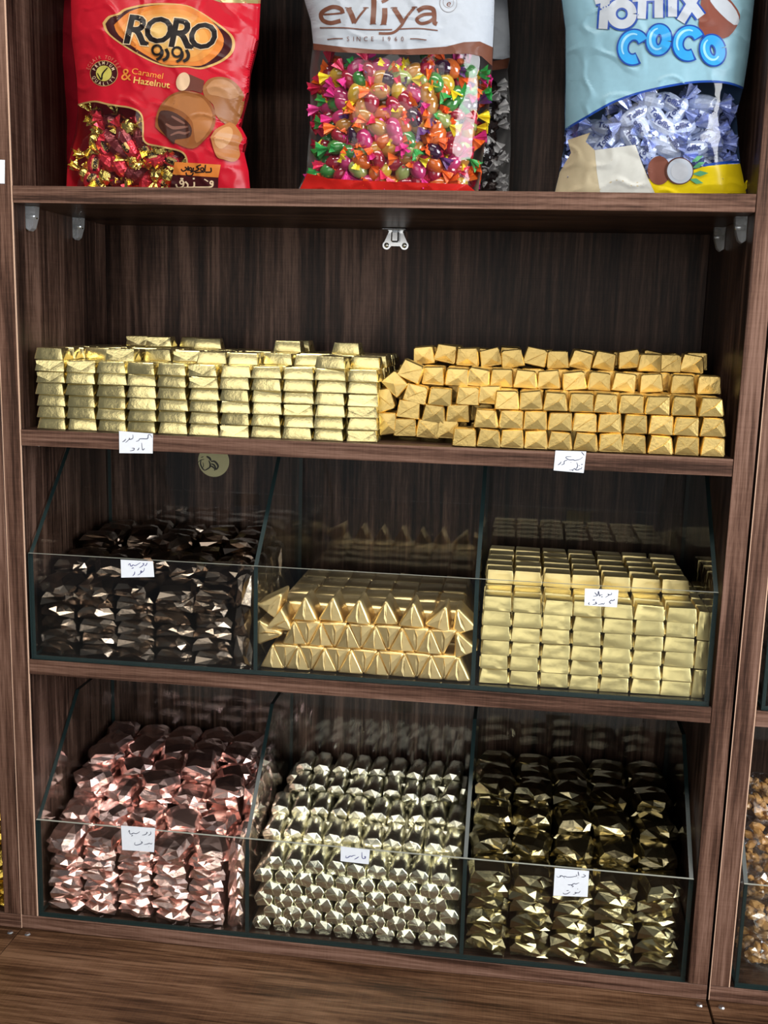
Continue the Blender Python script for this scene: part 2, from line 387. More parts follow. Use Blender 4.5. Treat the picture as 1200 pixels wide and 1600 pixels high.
def log(seed, prof, length, mats, bulge=.002, flaps=(), round_=.0012, peak=None, jit=.0004, fo=None, cap=.8, name='folded_sweet'):
    """prism along Y from an outline in XZ; front end closed by folded flaps"""
    r = random.Random(seed); n = len(prof)
    pr = [(x+r.uniform(-1,1)*jit, z+r.uniform(-1,1)*jit if z > .0005 else z) for x, z in prof]
    cx = sum(p[0] for p in pr)/n; cz = sum(p[1] for p in pr)/n
    rings = [(0, cap), (round_, .5+cap*.5), (round_*2.6, 1.0), (length-round_*2.6, 1.0), (length-round_, .5+cap*.5), (length, cap)]
    vs = []; fs = []; sm = []; 
    for y, s in rings:
        for x, z in pr: vs.append((cx+(x-cx)*s, y, max(0, cz+(z-cz)*s)))
    for k in range(len(rings)-1):
        for i in range(n):
            j = (i+1) % n; fs.append((k*n+i, k*n+j, (k+1)*n+j, (k+1)*n+i)); sm.append(k in (1,2,3))
    px, pz = peak if peak else (cx, cz)
    c0 = len(vs); vs.append((px+r.uniform(-1,1)*jit*2, -bulge, pz+r.uniform(-1,1)*jit*2))
    c1 = len(vs); vs.append((cx, length+bulge*.4, cz)); b = (len(rings)-1)*n
    for i in range(n):
        j = (i+1) % n; fs.append((c0, j, i)); sm.append(False); fs.append((c1, b+i, b+j)); sm.append(False)
    for fl in flaps:
        k = len(vs)
        for (x, z, o) in fl: vs.append((x+r.uniform(-1,1)*jit, -(fo or bulge)*o-.0002, z+r.uniform(-1,1)*jit))
        for (x, z, o) in fl: vs.append((x, .0016, z))
        m = len(fl); fs.append(tuple(k+i for i in range(m))); sm.append(False)
        for i in range(m):
            j = (i+1) % m; fs.append((k+i, k+m+i, k+m+j, k+j)); sm.append(False)
    return mesh(name, vs, fs, mats, None, sm)

# ------------------------------------------------------------------ filling
def core(name, placements, mats, label, cat):
    """packed sweets deep inside a stack that the front rows hide"""
    if not placements: return
    vs = []; fs = []
    for me, mat in placements:
        k = len(vs); vs += [mat @ v.co for v in me.vertices]; fs += [tuple(i+k for i in p.vertices) for p in me.polygons]
    o = link(name, mesh(name, vs, fs, mats)); tag(o, label, cat, kind='stuff')
def put(name, me, loc, rot, label, cat, group):
    o = link(name, me, None, loc, rot); tag(o, label, cat, group); return o
def stack(name, kindphrase, cat, group, variants, x0, pitch, ncol, z0, lh, y0, dp, heights, mats, jit, corelabel, colphrase='column from left', rowname=None, tilt=.06, dx=None, skip=None, yj=.0, rough_top=.3):
    """columns of sweets: heights[row][col] layers"""
    hid = []; nr = len(heights)
    H = [[(heights[r][c] if isinstance(heights[r], (list, tuple)) else heights[r]) for c in range(ncol)] for r in range(nr)]
    for r in range(nr):
        for c in range(ncol):
            for k in range(H[r][c]):
                if skip and skip(r, c, k): continue
                me = rnd.choice(variants)
                topq = k >= H[r][c]-1
                j = jit*(1.6 if topq else 1)
                x = x0+pitch*(c+.5)+rnd.uniform(-1,1)*j+(dx(r, c, k) if dx else 0)
                y = y0+dp*r+rnd.uniform(0,1)*j*.8+yj*rnd.random()
                z = z0+lh*k
                rot = ((rnd.uniform(-.2,1)*tilt*rough_top if topq else rnd.uniform(-1,1)*tilt*.1), rnd.uniform(-1,1)*tilt*.25*(1 if topq else .25), rnd.uniform(-1,1)*tilt*((1.6+rough_top) if topq else 1))
                vis = r == 0 or k >= min(H[r-1][c], H[r-1][max(0,c-1)], H[r-1][min(ncol-1,c+1)])-1 or k >= H[r][c]-1
                if vis:
                    rp = 'front row' if r == 0 else ('back row' if r == nr-1 and nr > 2 else ORD[r]+' row back')
                    put(name, me, (x, y, z), rot, f'{kindphrase}, {ORD[c]} {colphrase}, {ORD[k]} layer up, {rp}', cat, group)
                else:
                    hid.append((me, Matrix.Translation((x, y, z)) @ Matrix.Rotation(rot[2], 4, 'Z')))
    core(name+'_core', hid, mats, corelabel, cat)
# ---- flat gold bars on the upper candy shelf
vb = [bar(s, .0374, .0262, .0141, .87, .78, [M['f_bar']]) for s in range(10)]
hA = [[7,6,6,6,6,6,6,6,6,7,6],
      [7,6,7,6,6,7,7,6,6,7,7],
      [7,7,7,7,7,7,7,7,7,7,6],
      [7,7,6,7,7,7,6,7,7,7,7],
      [7,7,7,7,7,7,7,8,7,8,7],
      [7,7,7,7,8,7,7,7,7,7,7],
      [7,7,8,7,7,7,7,8,7,7,7],
      [7,8,7,8,7,7,7,7,7,7,7]]
stack('gold_bar', 'flat gold foil bar', 'chocolate bar', 'flat gold bars stacked on the shelf under the bags', vb, .0150, .0388, 11, S2T+.0004, .01425, .0235, .0285, hA, [M['f_bar']], .0009,
      'flat gold foil bars packed inside the stack behind its front row', tilt=.07)
# ---- mustard gold blocks with envelope folds
def pf(w, h, t=.82, b=.10): return [(-w/2*.97,0),(w/2*.97,0),(w/2,h*b),(w/2*(t+.04),h*.92),(w/2*t*.9,h),(-w/2*t*.9,h),(-w/2*(t+.04),h*.92),(-w/2,h*b)]
def env(w, h, k):
    m = -1 if k < 0 else 1; k = abs(k)
    A = [(-m*w*.42,h*.06,.2),(m*w*.42,h*.06,.2),(m*w*.39,h*.92,.3),(m*w*(.02+.06*k),h*(.44+.12*k),1.3)]
    B = [(-m*w*.37,h*.93,.2),(-m*w*.43,h*.10,.1),(-m*w*.02,h*.46,.8)]
    return [A if m > 0 else A[::-1], B if m > 0 else B[::-1]]
BW, BH, BL = .0290, .0222, .036
vm = [log(40+s, pf(BW, BH), BL, [M['f_mustard']], .0005, env(BW, BH, rr), jit=.0010, fo=.0013, cap=.9, round_=.0009) for s, rr in enumerate((-1,-.4,.3,.8,1,-.8,.1,.6))]
seen = []
def block(u, v, Y, ry, label, z=None):
    p = at(u, v, Y); zz = p.z-BH/2 if z is None else z
    me = rnd.choice(vm)
    # turn about the block's own middle
    R = Matrix.Rotation(ry, 4, 'Y'); c = Vector((0, 0, BH/2)); q = c-(R @ c)
    o = put('gold_block', me, (p.x+q.x, Y, zz+q.z), (rnd.uniform(-.03,.03), ry, rnd.uniform(-.06,.06)), label, 'chocolate', 'mustard gold blocks on the shelf under the bags')
    seen.append((p.x, Y, zz)); return o
def zx(a, b): return 580+a/1.935, 290+b/1.935
for i, x in enumerate((282,357,427,499,572,650,726,798,878,958,1038)):
    block(*zx(x,760), .008, rnd.uniform(-.02,.02), f'mustard gold foil block, {ORD[i]} from left in the bottom front row', S2T+.0004)
for i, x in enumerate((347,425,497,574,648,724,801,880,957,1037)):
    block(*zx(x,700), .009+rnd.random()*.003, rnd.uniform(-.03,.03), f'mustard gold foil block, {ORD[i]} from left in the second layer of the front row', S2T+.0229)
for i, x in enumerate((411,483,558,638,711,789,869,950,1032)):
    block(*zx(x,650), .010+rnd.random()*.004, rnd.uniform(-.04,.04), f'mustard gold foil block, {ORD[i]} from left in the third layer of the front row', S2T+.0454)
for i, x in enumerate((187,260,325,395,467,537,614,693,767,848,945,1025)):
    block(*zx(x,590), .050+rnd.random()*.006, rnd.uniform(-.12,.12), f'mustard gold foil block, {ORD[i]} from left in the fourth layer, set back', S2T+.0681)
for i, x in enumerate((158,225,290,361,428,497,566,636,706,781,845,905,972)):
    block(*zx(x,530), .094+rnd.random()*.010, rnd.uniform(-.22,.22), f'dull gold foil block, {ORD[i]} from left in the top layer at the back', S2T+.0908+(.003 if i % 4 == 1 else 0))
for i, x in enumerate((170,245,330,420,520,650,760,850,900,985)):
    block(*zx(x,520), .138+rnd.random()*.008, rnd.uniform(-.2,.2), f'dull gold foil block, {ORD[i]} from left in the rearmost visible row', S2T+.0908+.002*(i % 2))
for i, (x, y, a, w_) in enumerate(((50,720,1.45,'upright at the bottom left end'),(103,731,.0,'flat at the bottom beside the upright end one'),(173,737,.05,'flat and shaded at the bottom, third from the left end'),(233,738,.02,'flat, half hidden at the bottom by the front row'),
        (113,676,.10,'leaning in the second layer near the left end'),(190,690,.05,'shaded in the second layer of the left heap'),(263,688,-.05,'shaded in the second layer just behind the front row'),
        (40,648,1.30,'upright in the middle of the left end'),(135,629,.22,'tilted in the third layer of the left heap'),(210,638,.04,'level in the third layer of the left heap'),(293,636,.03,'level in the third layer right of the heap'),(358,634,.03,'half hidden in the third layer by the front row'),
        (72,599,.75,'turned on its corner at the left end'),(120,561,.40,'tilted high on the left heap'))):
    block(*zx(x,y), .034, a, 'mustard gold foil block '+w_)
hid = []
for (Y, nl) in ((.049, 3), (.094, 4), (.138, 4)):
    for c in range(12):
        for k in range(nl):
            if Y < .06 and c < 4: continue
            x = .462+.0303*c+.008
            hid.append((vm[0], Matrix.Translation((x, Y, S2T+.0004+.0227*k))))
core('gold_block_core', hid, [M['f_mustard']], 'mustard gold foil blocks packed inside the heap behind its front', 'chocolate')

# ---- dark brown crumpled sweets, middle tray left
zt = S3T+.0058
vc = [crumple(100+s, .0475, .040, .0168, .0030, [M['f_brown']]) for s in range(14)]
hC = [[6,6,6,6,6],[7,7,6,7,7],[7,7,7,7,7],[8,7,8,7,8],[8,8,8,8,8],[8,8,8,8,8]]
stack('foil_sweet', 'crumpled dark brown foil sweet', 'sweet', 'dark brown foil sweets in the middle tray', vc, .0110, .0505, 5, zt, .0163, .031, .0410, hC, [M['f_brown']], .0016,
      'dark brown foil sweets packed inside the heap behind the front row', tilt=.16, rough_top=1.8)
vcs = [crumple(130+s, .021, .036, .039, .0022, [M['f_brown']]) for s in range(3)]
for r in range(5):
    for k in range(3):
        put('foil_sweet', rnd.choice(vcs), (.2765, .031+.041*r, zt+.0395*k), (0, rnd.uniform(-.04,.04), rnd.uniform(-.08,.08)), f'dark brown foil sweet on end against the divider, {ORD[k]} up, {ORD[r]} from the front', 'sweet', 'dark brown foil sweets in the middle tray')

# ---- triangular gold prisms, middle tray centre
TW, TH, TL = .0318, .0305, .044
tri = [(-TW*.46,0),(TW*.46,0),(TW*.485,TH*.06),(TW*.06,TH*.97),(0,TH),(-TW*.06,TH*.97),(-TW*.485,TH*.06)]
def tfl(k):
    return [[(-TW*.40,TH*.06,.1),(TW*.06*k,TH*.06,.5),(TW*.05*k,TH*.50,1.0),(-TW*.02,TH*.93,.3)],
            [(TW*.42,TH*.06,.1),(TW*.03,TH*.93,.3),(-TW*.05,TH*.80,.9),(-TW*.06*k,TH*.30,1.3),(TW*.02,TH*.06,.8)]]
vt = [log(160+s, tri, TL, [M['f_prism']], .0003, tfl(k), jit=.0006, round_=.0007, fo=.0024) for s, k in enumerate((1,.4,-.5,1.4,.8))]
tri2 = [(x*1.03, z*1.2) for x, z in tri]
vt2 = [log(170+s, tri2, TL, [M['f_prism']], .0014, jit=.0006, round_=.0012) for s in range(3)]
def zt7(a): return 390+a/3
def prism(xw, Y, z, ang, label, vv=None, h=TH):
    R = Matrix.Rotation(ang, 4, 'Y'); c = Vector((0, 0, h/2)); q = c-(R @ c)
    put('prism_sweet', rnd.choice(vv or vt), (xw+q.x, Y+rnd.random()*.002, z+q.z), (0, ang, rnd.uniform(-.02,.02)), label, 'chocolate', 'triangular gold sweets in the middle tray')
xs = lambda a: at(zt7(a), 1000, .012).x
up, dn = rnd.uniform, math.pi
for i in range(8): prism(.3155+.0332*i, .012, zt, rnd.uniform(-.03,.03), f'triangular gold foil prism standing upright, {ORD[i]} from left in the bottom row')
for i in range(7): prism(.3155+.0332*(i+.5), .012, zt+.0012, dn+rnd.uniform(-.03,.03), f'triangular gold foil prism pointing down, {ORD[i]} from left in the bottom row')
z1 = zt+.0322
for i in range(6): prism(.3430+.0338*i, .013, z1, rnd.uniform(-.05,.05), f'triangular gold foil prism standing upright, {ORD[i]} from left in the second layer')
for i in range(6): prism(.3430+.0338*(i+.5), .013, z1+.0012, dn+rnd.uniform(-.05,.05), f'triangular gold foil prism pointing down, {ORD[i]} from left in the second layer')
prism(.3125, .012, z1-.002, math.pi/2, 'triangular gold foil prism on its side against the left divider, lower one')
prism(.3205, .013, z1+.010, -2.05, 'triangular gold foil prism tipped over a side-lying one at the left end')
prism(.5510, .012, z1+.000, -.45, 'triangular gold foil prism tipped left against the right divider, lower one')
z2 = zt+.0644
for i in range(5): prism(.3560+.0335*i, .013+.004*(i % 2), z2, rnd.uniform(-.05,.05), f'triangular gold foil prism standing upright, {ORD[i]} from left on the top layer')
prism(.3165, .014, z2+.004, .62, 'triangular gold foil prism tilted on the left end of the top layer')
prism(.5255, .014, z2-.002, .30, 'triangular gold foil prism tilted right, last but one on the top layer')
prism(.5495, .016, z2-.004, -.35, 'triangular gold foil prism leaning on the right divider above the others')
hid = []
for r in range(1, 5):
    Y = .012+.0475*r
    for k in range(2):
        for i in range(8):
            x = .3158+.0332*i; z = zt+.0370*k
            if k == 0:
                hid.append((vt2[0], Matrix.Translation((x, Y, z))))
                if i < 7: hid.append((vt2[0], Matrix.Translation((x+.0166, Y, z+TH*1.2)) @ Matrix.Rotation(math.pi, 4, 'Y')))
            else:
                hid.append((vt2[0], Matrix.Translation((x, Y, z))))
    for i in range(7):
        prism(.3155+.0332*(i+.5)+rnd.uniform(-.001,.001), Y-.004*(i % 2), zt+.0384+rnd.uniform(0,.002), dn+rnd.uniform(-.05,.05), f'gold foil prism with its flat side up, {ORD[i]} from left, {ORD[r]} row back', vt2, TH*1.2)
core('prism_sweet_core', hid, [M['f_prism']], 'triangular gold sweets packed inside the stack behind its front', 'chocolate')

# ---- pale gold blocks, middle tray right
ve = [bar(200+s*5+(4 if s == 9 else s % 4), .0352, .0285, .0180, .90, .84, [M['f_block']], .0014, .0005) for s in range(9)]
stack('pale_gold_block', 'pale gold foil block', 'chocolate', 'pale gold blocks in the middle tray', ve, .5745, .0362, 7, zt, .0182, .0275, .0320, [6,6,7,7,7,7,7], [M['f_block']], .0006,
      'pale gold foil blocks packed inside the stack behind its front row', tilt=.03)
ves = [bar(230+s, .0150, .0285, .0350, .86, .9, [M['f_block']], .0016, .0006) for s in range(3)]
for r in range(5):
    for k in range(3):
        put('pale_gold_block', rnd.choice(ves), (.8350, .0275+.032*r, zt+.0356*k), (0, 0, rnd.uniform(-.03,.03)), f'pale gold foil block on end beside the tray wall, {ORD[k]} up, {ORD[r]} from the front', 'chocolate', 'pale gold blocks in the middle tray')

# ---- rose pink sweets, lowest tray left
zb = .0050
vp = [crumple(300+s, .0465, .039, .0165, .0032, [M['f_pink']]) for s in range(14)]
hF = [[7,7,7,7,7],[8,8,8,8,8],[10,9,10,9,10],[11,10,10,11,10],[11,11,11,11,11],[11,11,11,11,11]]
stack('foil_sweet', 'crumpled rose pink foil sweet', 'sweet', 'rose pink foil sweets in the lowest tray', vp, .0095, .0488, 5, zb, .0157, .031, .0400, hF, [M['f_pink']], .0018,
      'rose pink foil sweets packed inside the heap behind the front row', tilt=.18, rough_top=2.2)
vps = [crumple(330+s, .020, .036, .039, .0022, [M['f_pink']]) for s in range(3)]
for r in range(5):
    for k in range((3,3,4,4,4)[r]):
        put('foil_sweet', rnd.choice(vps), (.2680, .031+.040*r, zb+.0395*k), (0, rnd.uniform(-.04,.04), rnd.uniform(-.08,.08)), f'rose pink foil sweet on end against the divider, {ORD[k]} up, {ORD[r]} from the front', 'sweet', 'rose pink foil sweets in the lowest tray')

# ---- champagne logs, lowest tray centre
GW, GH, GL = .0258, .0200, .044
gp = [(-GW*.36,0),(GW*.36,0),(GW*.50,GH*.42),(GW*.44,GH*.68),(GW*.25,GH*.98),(-GW*.22,GH*.98),(-GW*.44,GH*.70),(-GW*.50,GH*.44)]
vg = [log(400+s, gp, GL, [M['f_champ']], .0030, [[(-GW*.42,GH*.36,.2),(GW*(.1+a),GH*.08,.5),(GW*(a-.05),GH*.62,1.25)]], round_=.0005, cap=.92, peak=(GW*a, GH*.55), jit=.0009) for s, a in enumerate((.12,-.10,.05,-.02,.16,.0,-.14))]
hG = [6,7,7,8,8]
hid = []
for r in range(5):
    for k in range(hG[r]):
        n = 10 if k % 2 == 0 else 9
        for i in range(n):
            x = .2915+.0272*(i+.5)+(.0136 if k % 2 else 0)+rnd.uniform(-.0012,.0012); Y = .0115+.0485*r+rnd.uniform(0,.003)+(.006*rnd.random() if k >= hG[r]-1 else 0)
            z = zb+(.0167,.0162,.0182,.0172,.0185)[r]*k; ang = rnd.uniform(-.25,.25) if k else rnd.uniform(-.05,.05)
            topq = k >= hG[r]-1
            if r == 0 or k >= hG[r-1]-1 or topq:
                R = Matrix.Rotation(ang, 4, 'Y'); c = Vector((0, 0, GH/2)); q = c-(R @ c)
                put('log_sweet', rnd.choice(vg), (x+q.x, Y, z+q.z), (rnd.uniform(0,.06) if topq else 0, ang, rnd.uniform(-.10,.10) if topq else rnd.uniform(-.02,.02)),
                    f'champagne foil log with folded end, {ORD[i]} from left, {ORD[k]} layer up, {"front row" if r == 0 else ORD[r]+" row back"}', 'sweet', 'champagne foil logs in the lowest tray')
            else: hid.append((vg[0], Matrix.Translation((x, Y, z))))
core('log_sweet_core', hid, [M['f_champ']], 'champagne foil logs packed inside the stack behind its front row', 'sweet')

# ---- olive gold sweets, lowest tray right
vo = [crumple(500+s, .0500, .039, .0198, .0030, [M['f_olive']]) for s in range(9)]
stack('foil_sweet', 'crumpled olive gold foil sweet', 'sweet', 'olive gold foil sweets in the lowest tray', vo, .5730, .0528, 5, zb, .0192, .031, .0405, [6,7,8,9,9,9], [M['f_olive']], .0016,
      'olive gold foil sweets packed inside the heap behind the front row', tilt=.12, rough_top=1.6)

# ---- neighbours: grey foil pyramids, nut brittle packs, amber sweets
vy = [log(600+s, [(x, z*.9) for x, z in gp], .040, [M['f_grey']], .006, jit=.0012, name='grey_sweet') for s in range(4)]
for k in range(6):
    for i in range(6):
        put('grey_foil_sweet', rnd.choice(vy), (XR+.026+.027*i, .013, zt+.0172*k), (0, rnd.uniform(-.08,.08), rnd.uniform(-.04,.04)), f'grey foil sweet in the right-hand tray, {ORD[i]} from its left wall, {ORD[k]} layer up', 'sweet', 'grey foil sweets in the right-hand tray')
va = [crumple(630+s, .046, .039, .0185, .003, [M['f_amber']]) for s in range(4)]
for k in range(9):
    for i in range(3):
        put('foil_sweet', rnd.choice(va), (-.0480-.026-.050*i, .032, -.0004+.0182*k), (0, 0, rnd.uniform(-.1,.1)), f'amber gold foil sweet at the left picture edge, {ORD[i]} from the panel, {ORD[k]} layer up', 'sweet', 'amber foil sweets in the left-hand unit')
M['nut'] = foil('honey_nut_brittle', (.55,.30,.10), .28, .5, 60., .2, 0.)
M['cello'] = glassmat('clear_cellophane', (.93,.93,.93), 6., .16)
def brittle(loc, rot, s, label):
    r = random.Random(int(loc[0]*9e4+loc[2]*7e5)); e = empty('brittle_pack', loc); e.rotation_euler = rot
    tag(e, label, 'nut brittle', 'wrapped nut brittle in the right-hand tray')
    bm = bmesh.new()
    for k in range(26):
        a = r.uniform(0, 6.28); q = math.sqrt(r.random()); zz = r.uniform(-.8, .8)
        mt = Matrix.Translation((s*q*math.cos(a)*1.0, s*q*math.sin(a)*.55, s*zz*.55)) @ Matrix.Rotation(r.uniform(0,3), 4, (r.random(), r.random(), r.random()+.1)) @ Matrix.Diagonal((1.25, .8, .7, 1))
        bmesh.ops.create_icosphere(bm, subdivisions=1, radius=s*r.uniform(.22,.32), matrix=mt)
    link('nut_cluster', bm_mesh('nut_cluster', bm, [M['nut']]), e)
    bm = bmesh.new(); bmesh.ops.create_icosphere(bm, subdivisions=3, radius=1)
    for v in bm.verts:
        c = v.co; n = 1+.05*math.sin(9*c.x+5*c.z)+r.uniform(-.05,.05)
        ears = 1+.3*max(0, abs(c.x)-.75)*2
        v.co = Vector((c.x*s*1.24*n*ears, c.y*s*.92*n, c.z*s*.90*n*(1+.6*max(0, abs(c.x)-.8)*2)))
    link('wrapper', bm_mesh('wrapper', bm, [M['cello']]), e)
for (u, v, Y, s, ry, lab) in ((1196,1232,.16,.022,.5,'rearmost nut brittle pack high at the back of the right-hand tray'),(1188,1262,.10,.024,.5,'nut brittle pack tilted behind the topmost bright one'),(1184,1312,.055,.026,.15,'bright nut brittle pack above the right-hand tray rim'),(1196,1372,.05,.024,-.6,'nut brittle pack level with the right-hand tray rim'),
        (1186,1432,.045,.026,.2,'nut brittle pack behind the right-hand tray glass, upper one'),(1196,1492,.045,.022,.1,'nut brittle pack at the bottom of the right-hand tray'),(1176,1345,.10,.024,.4,'shaded nut brittle pack below the bright one in the right-hand tray'),(1176,1468,.085,.024,-.3,'shaded nut brittle pack low behind the right-hand tray glass'),(1176,1385,.085,.022,-.3,'small nut brittle pack just under the right-hand tray rim')):
    p = at(u, v, Y); p.x = max(p.x, XR+.012+s*1.3)
    brittle((p.x, max(p.y, .04), max(p.z, s*.8)), (0, ry, rnd.uniform(-.3,.3)), s, lab)

# ---- round drawn sticker on the back panel
p = at(330, 722, D-.012)
bm = bmesh.new(); bmesh.ops.create_cone(bm, cap_ends=True, segments=48, radius1=.0238, radius2=.0232, depth=.0012, matrix=Matrix.Rotation(math.pi/2, 4, 'X'))
M['sticker'] = plain('pale_yellow_card', (.62,.54,.29), .6); M['sketch'] = plain('black_print', (.03,.025,.02), .6)
st = link('round_sticker', bm_mesh('round_sticker', bm, [M['sticker']]), None, (p.x, D-.0062+.0054, p.z))
tag(st, 'round yellow sticker with black sketch under the middle shelf', 'sticker')
def ribbon(pts, w, y, close=False, th=.00012, taper=True):
    """flat stroke in XZ following pts"""
    n = len(pts); vs = []; fs = []
    for i in range(n):
        a = Vector(pts[max(0, i-1)]); b = Vector(pts[min(n-1, i+1)]); d = (b-a)
        d = d.normalized() if d.length > 1e-9 else Vector((1, 0)); q = Vector((-d.y, d.x))
        ww = w*.5*(1 if not taper else (.45+.55*math.sin(math.pi*(i+.6)/(n+.2))))
        for s in (1, -1): vs.append((pts[i][0]+q.x*ww*s, y, pts[i][1]+q.y*ww*s))
    for i in range(n-1): fs.append((2*i, 2*i+1, 2*i+3, 2*i+2))
    return vs, fs
def dense(pts, k=5):
    out = []; n = len(pts)
    for i in range(n-1):
        p0 = pts[max(0,i-1)]; p1 = pts[i]; p2 = pts[i+1]; p3 = pts[min(n-1,i+2)]
        for s in range(k):
            t = s/k; out.append(tuple(.5*((2*b)+(-a+c)*t+(2*a-5*b+4*c-d)*t*t+(-a+3*b-3*c+d)*t**3) for a, b, c, d in zip(p0, p1, p2, p3)))
    out.append(tuple(pts[-1])); return out
def strokes_obj(name, strokes, mat, parent, off):
    vs = []; fs = []
    for pts, w, y in strokes:
        v, f = ribbon(pts, w, y); k = len(vs); vs += [(a-off[0], b-off[1], c-off[2]) for a, b, c in v]; fs += [tuple(i+k for i in q) for q in f]
    return link(name, mesh(name, vs, fs, [mat]), parent)
sk = []
def stk(pts, w):
    q = [(at(295+x/17.14, 700+y/17.14, D-.0006)) for x, y in pts]
    sk.append((dense([(a.x, a.z) for a in q], 4), w, D-.0016))
stk([(250,385),(330,320),(420,300)], .0012); stk([(330,330),(320,430),(370,540),(430,600)], .0022); stk([(380,380),(400,470),(380,520)], .0012)
stk([(430,600),(520,550),(590,500)], .0020); stk([(480,220),(560,270),(600,340)], .0032); stk([(540,330),(580,440),(560,510)], .0022)
stk([(600,360),(700,360),(790,480),(740,580)], .0030); stk([(600,420),(680,450),(720,540),(690,600)], .0026); stk([(560,470),(640,500),(700,560)], .0022); stk([(330,250),(400,230)], .0012)
strokes_obj('sketch', sk, M['sketch'], st, st.location)

# ---- handwritten notes
def note(quad, Y, org, sc, strokes, label, ink='ink', w=.0010):
    P = [at(u, v, Y) for u, v in quad]; c = sum(P, Vector())/4
    nx, nz = 6, 4; vs = []; fs = []
    for y2 in (0, .00025):
        for j in range(nz+1):
            for i in range(nx+1):
                a = P[0].lerp(P[1], i/nx); b = P[3].lerp(P[2], i/nx); q = a.lerp(b, j/nz)
                vs.append((q.x-c.x, y2, q.z-c.z))
    m = (nx+1)*(nz+1)
    for j in range(nz):
        for i in range(nx):
            a = j*(nx+1)+i; fs.append((a+nx+1, a+nx+2, a+1, a)); a += m; fs.append((a, a+1, a+nx+2, a+nx+1))
    rim = [i for i in range(nx+1)]+[j*(nx+1)+nx for j in range(1, nz+1)]+[nz*(nx+1)+i for i in range(nx-1,-1,-1)]+[j*(nx+1) for j in range(nz-1,0,-1)]
    for a, b in zip(rim, rim[1:]+rim[:1]): fs.append((a, b, b+m, a+m))
    o = link('paper_note', mesh('paper_note', vs, fs, [M['paper']]), None, (c.x, Y, c.z))
    tag(o, label, 'paper label', 'handwritten paper labels')
    if strokes:
        ss = []
        for s in strokes:
            q = [at(org[0]+x/sc, org[1]+y/sc, Y) for x, y in s]
            ss.append((dense([(a.x, a.z) for a in q], 5), w, Y-.00012))
        strokes_obj('handwriting', ss, M[ink], o, (c.x, Y, c.z))
YS = -.0016; YG = -.0002
note([(186,673.5),(239,677.5),(238.5,708.5),(186.5,708)], YS, (180,668), 18.46,
    [[(1065,290),(1020,215),(960,210),(945,300),(900,325),(720,325),(680,375),(605,400)],[(510,205),(515,290),(480,330),(410,340),(415,300),(395,350),(300,435)],[(310,330),(270,380),(210,415)],
     [(850,600),(820,635),(785,630),(765,440)],[(690,580),(670,630),(635,655)],[(480,595),(550,600),(530,650),(430,675)]],
    'white handwritten label under the flat gold bars')
note([(868,704),(916,705.5),(912,739),(865,735)], YS, (858,698), 18.46,
    [[(930,150),(1015,250)],[(970,300),(900,355),(820,380),(740,395),(700,375),(640,380),(560,370),(480,310),(540,285),(640,285)],[(530,380),(440,420),(430,490),(355,525)],[(350,430),(310,490),(250,525)],
     [(790,450),(825,540),(800,610),(765,655)],[(940,580),(935,630),(870,645),(850,665),(780,670),(730,630),(690,660),(580,675)],[(920,515),(970,505)],[(860,545),(885,545)],[(620,450),(640,452)],[(660,685),(700,690)]],
    'white handwritten label under the mustard gold blocks')
note([(188.5,874.5),(239,877),(241,901.5),(189.5,902.5)], YG, (183,868), 18.46,
    [[(870,210),(840,270),(790,300)],[(730,240),(770,230),(760,270),(700,320),(640,350)],[(675,205),(600,250),(520,290),(460,270),(420,305),(380,285),(375,235),(325,265),(330,285)],[(420,375),(480,350)],
     [(790,355),(775,430),(730,475),(680,490),(690,440),(710,470),(660,530),(590,565)],[(510,460),(500,530),(450,585)]],
    'white handwritten label on the tray glass before the brown sweets', 'ink2')
note([(914,919.5),(966.5,922),(964,949),(913,946)], YG, (908,913), 18.46,
    [[(880,240),(875,290),(800,300),(770,280),(800,310),(700,380)],[(620,300),(560,310),(530,330),(500,200),(470,320),(350,345)],[(390,235),(470,320)],[(575,362),(625,362)],
     [(975,430),(950,440),(960,450),(900,470),(870,460),(810,515),(860,540),(820,560)],[(680,530),(650,570),(610,560),(570,570),(490,580)],[(450,510),(410,520),(450,550),(380,575),(330,580)],[(240,520),(215,560),(250,585)],[(330,455),(400,445)]],
    'white handwritten label on the tray glass before the pale gold blocks')
note([(189,1290),(242.5,1294),(240.5,1331.5),(191,1328)], YG, (183,1283), 18.46,
    [[(970,300),(970,370),(900,415)],[(840,320),(870,320),(850,360),(790,395),(720,405)],[(655,300),(600,340),(540,360),(470,345),(430,365),(370,360),(355,260),(325,320)],[(410,430),(455,405)],
     [(1005,625),(990,660),(930,640),(870,660),(780,675)],[(730,590),(690,600),(730,620),(650,670),(540,690),(505,660),(520,610)],[(670,548),(680,552)],[(910,735),(920,738)]],
    'white handwritten label on the tray glass before the pink sweets')
note([(532.5,1322.5),(578,1328),(576,1350.5),(532,1345.5)], YG, (525,1318), 20.,
    [[(935,420),(905,405),(905,440),(940,430)],[(930,460),(860,470),(815,430),(810,270)],[(715,410),(650,455),(575,490)],[(610,370),(540,375),(490,400),(430,395),(370,440),(310,440),(315,380)]],
    'small white handwritten label on the tray glass before the champagne logs', 'ink2', .0011)
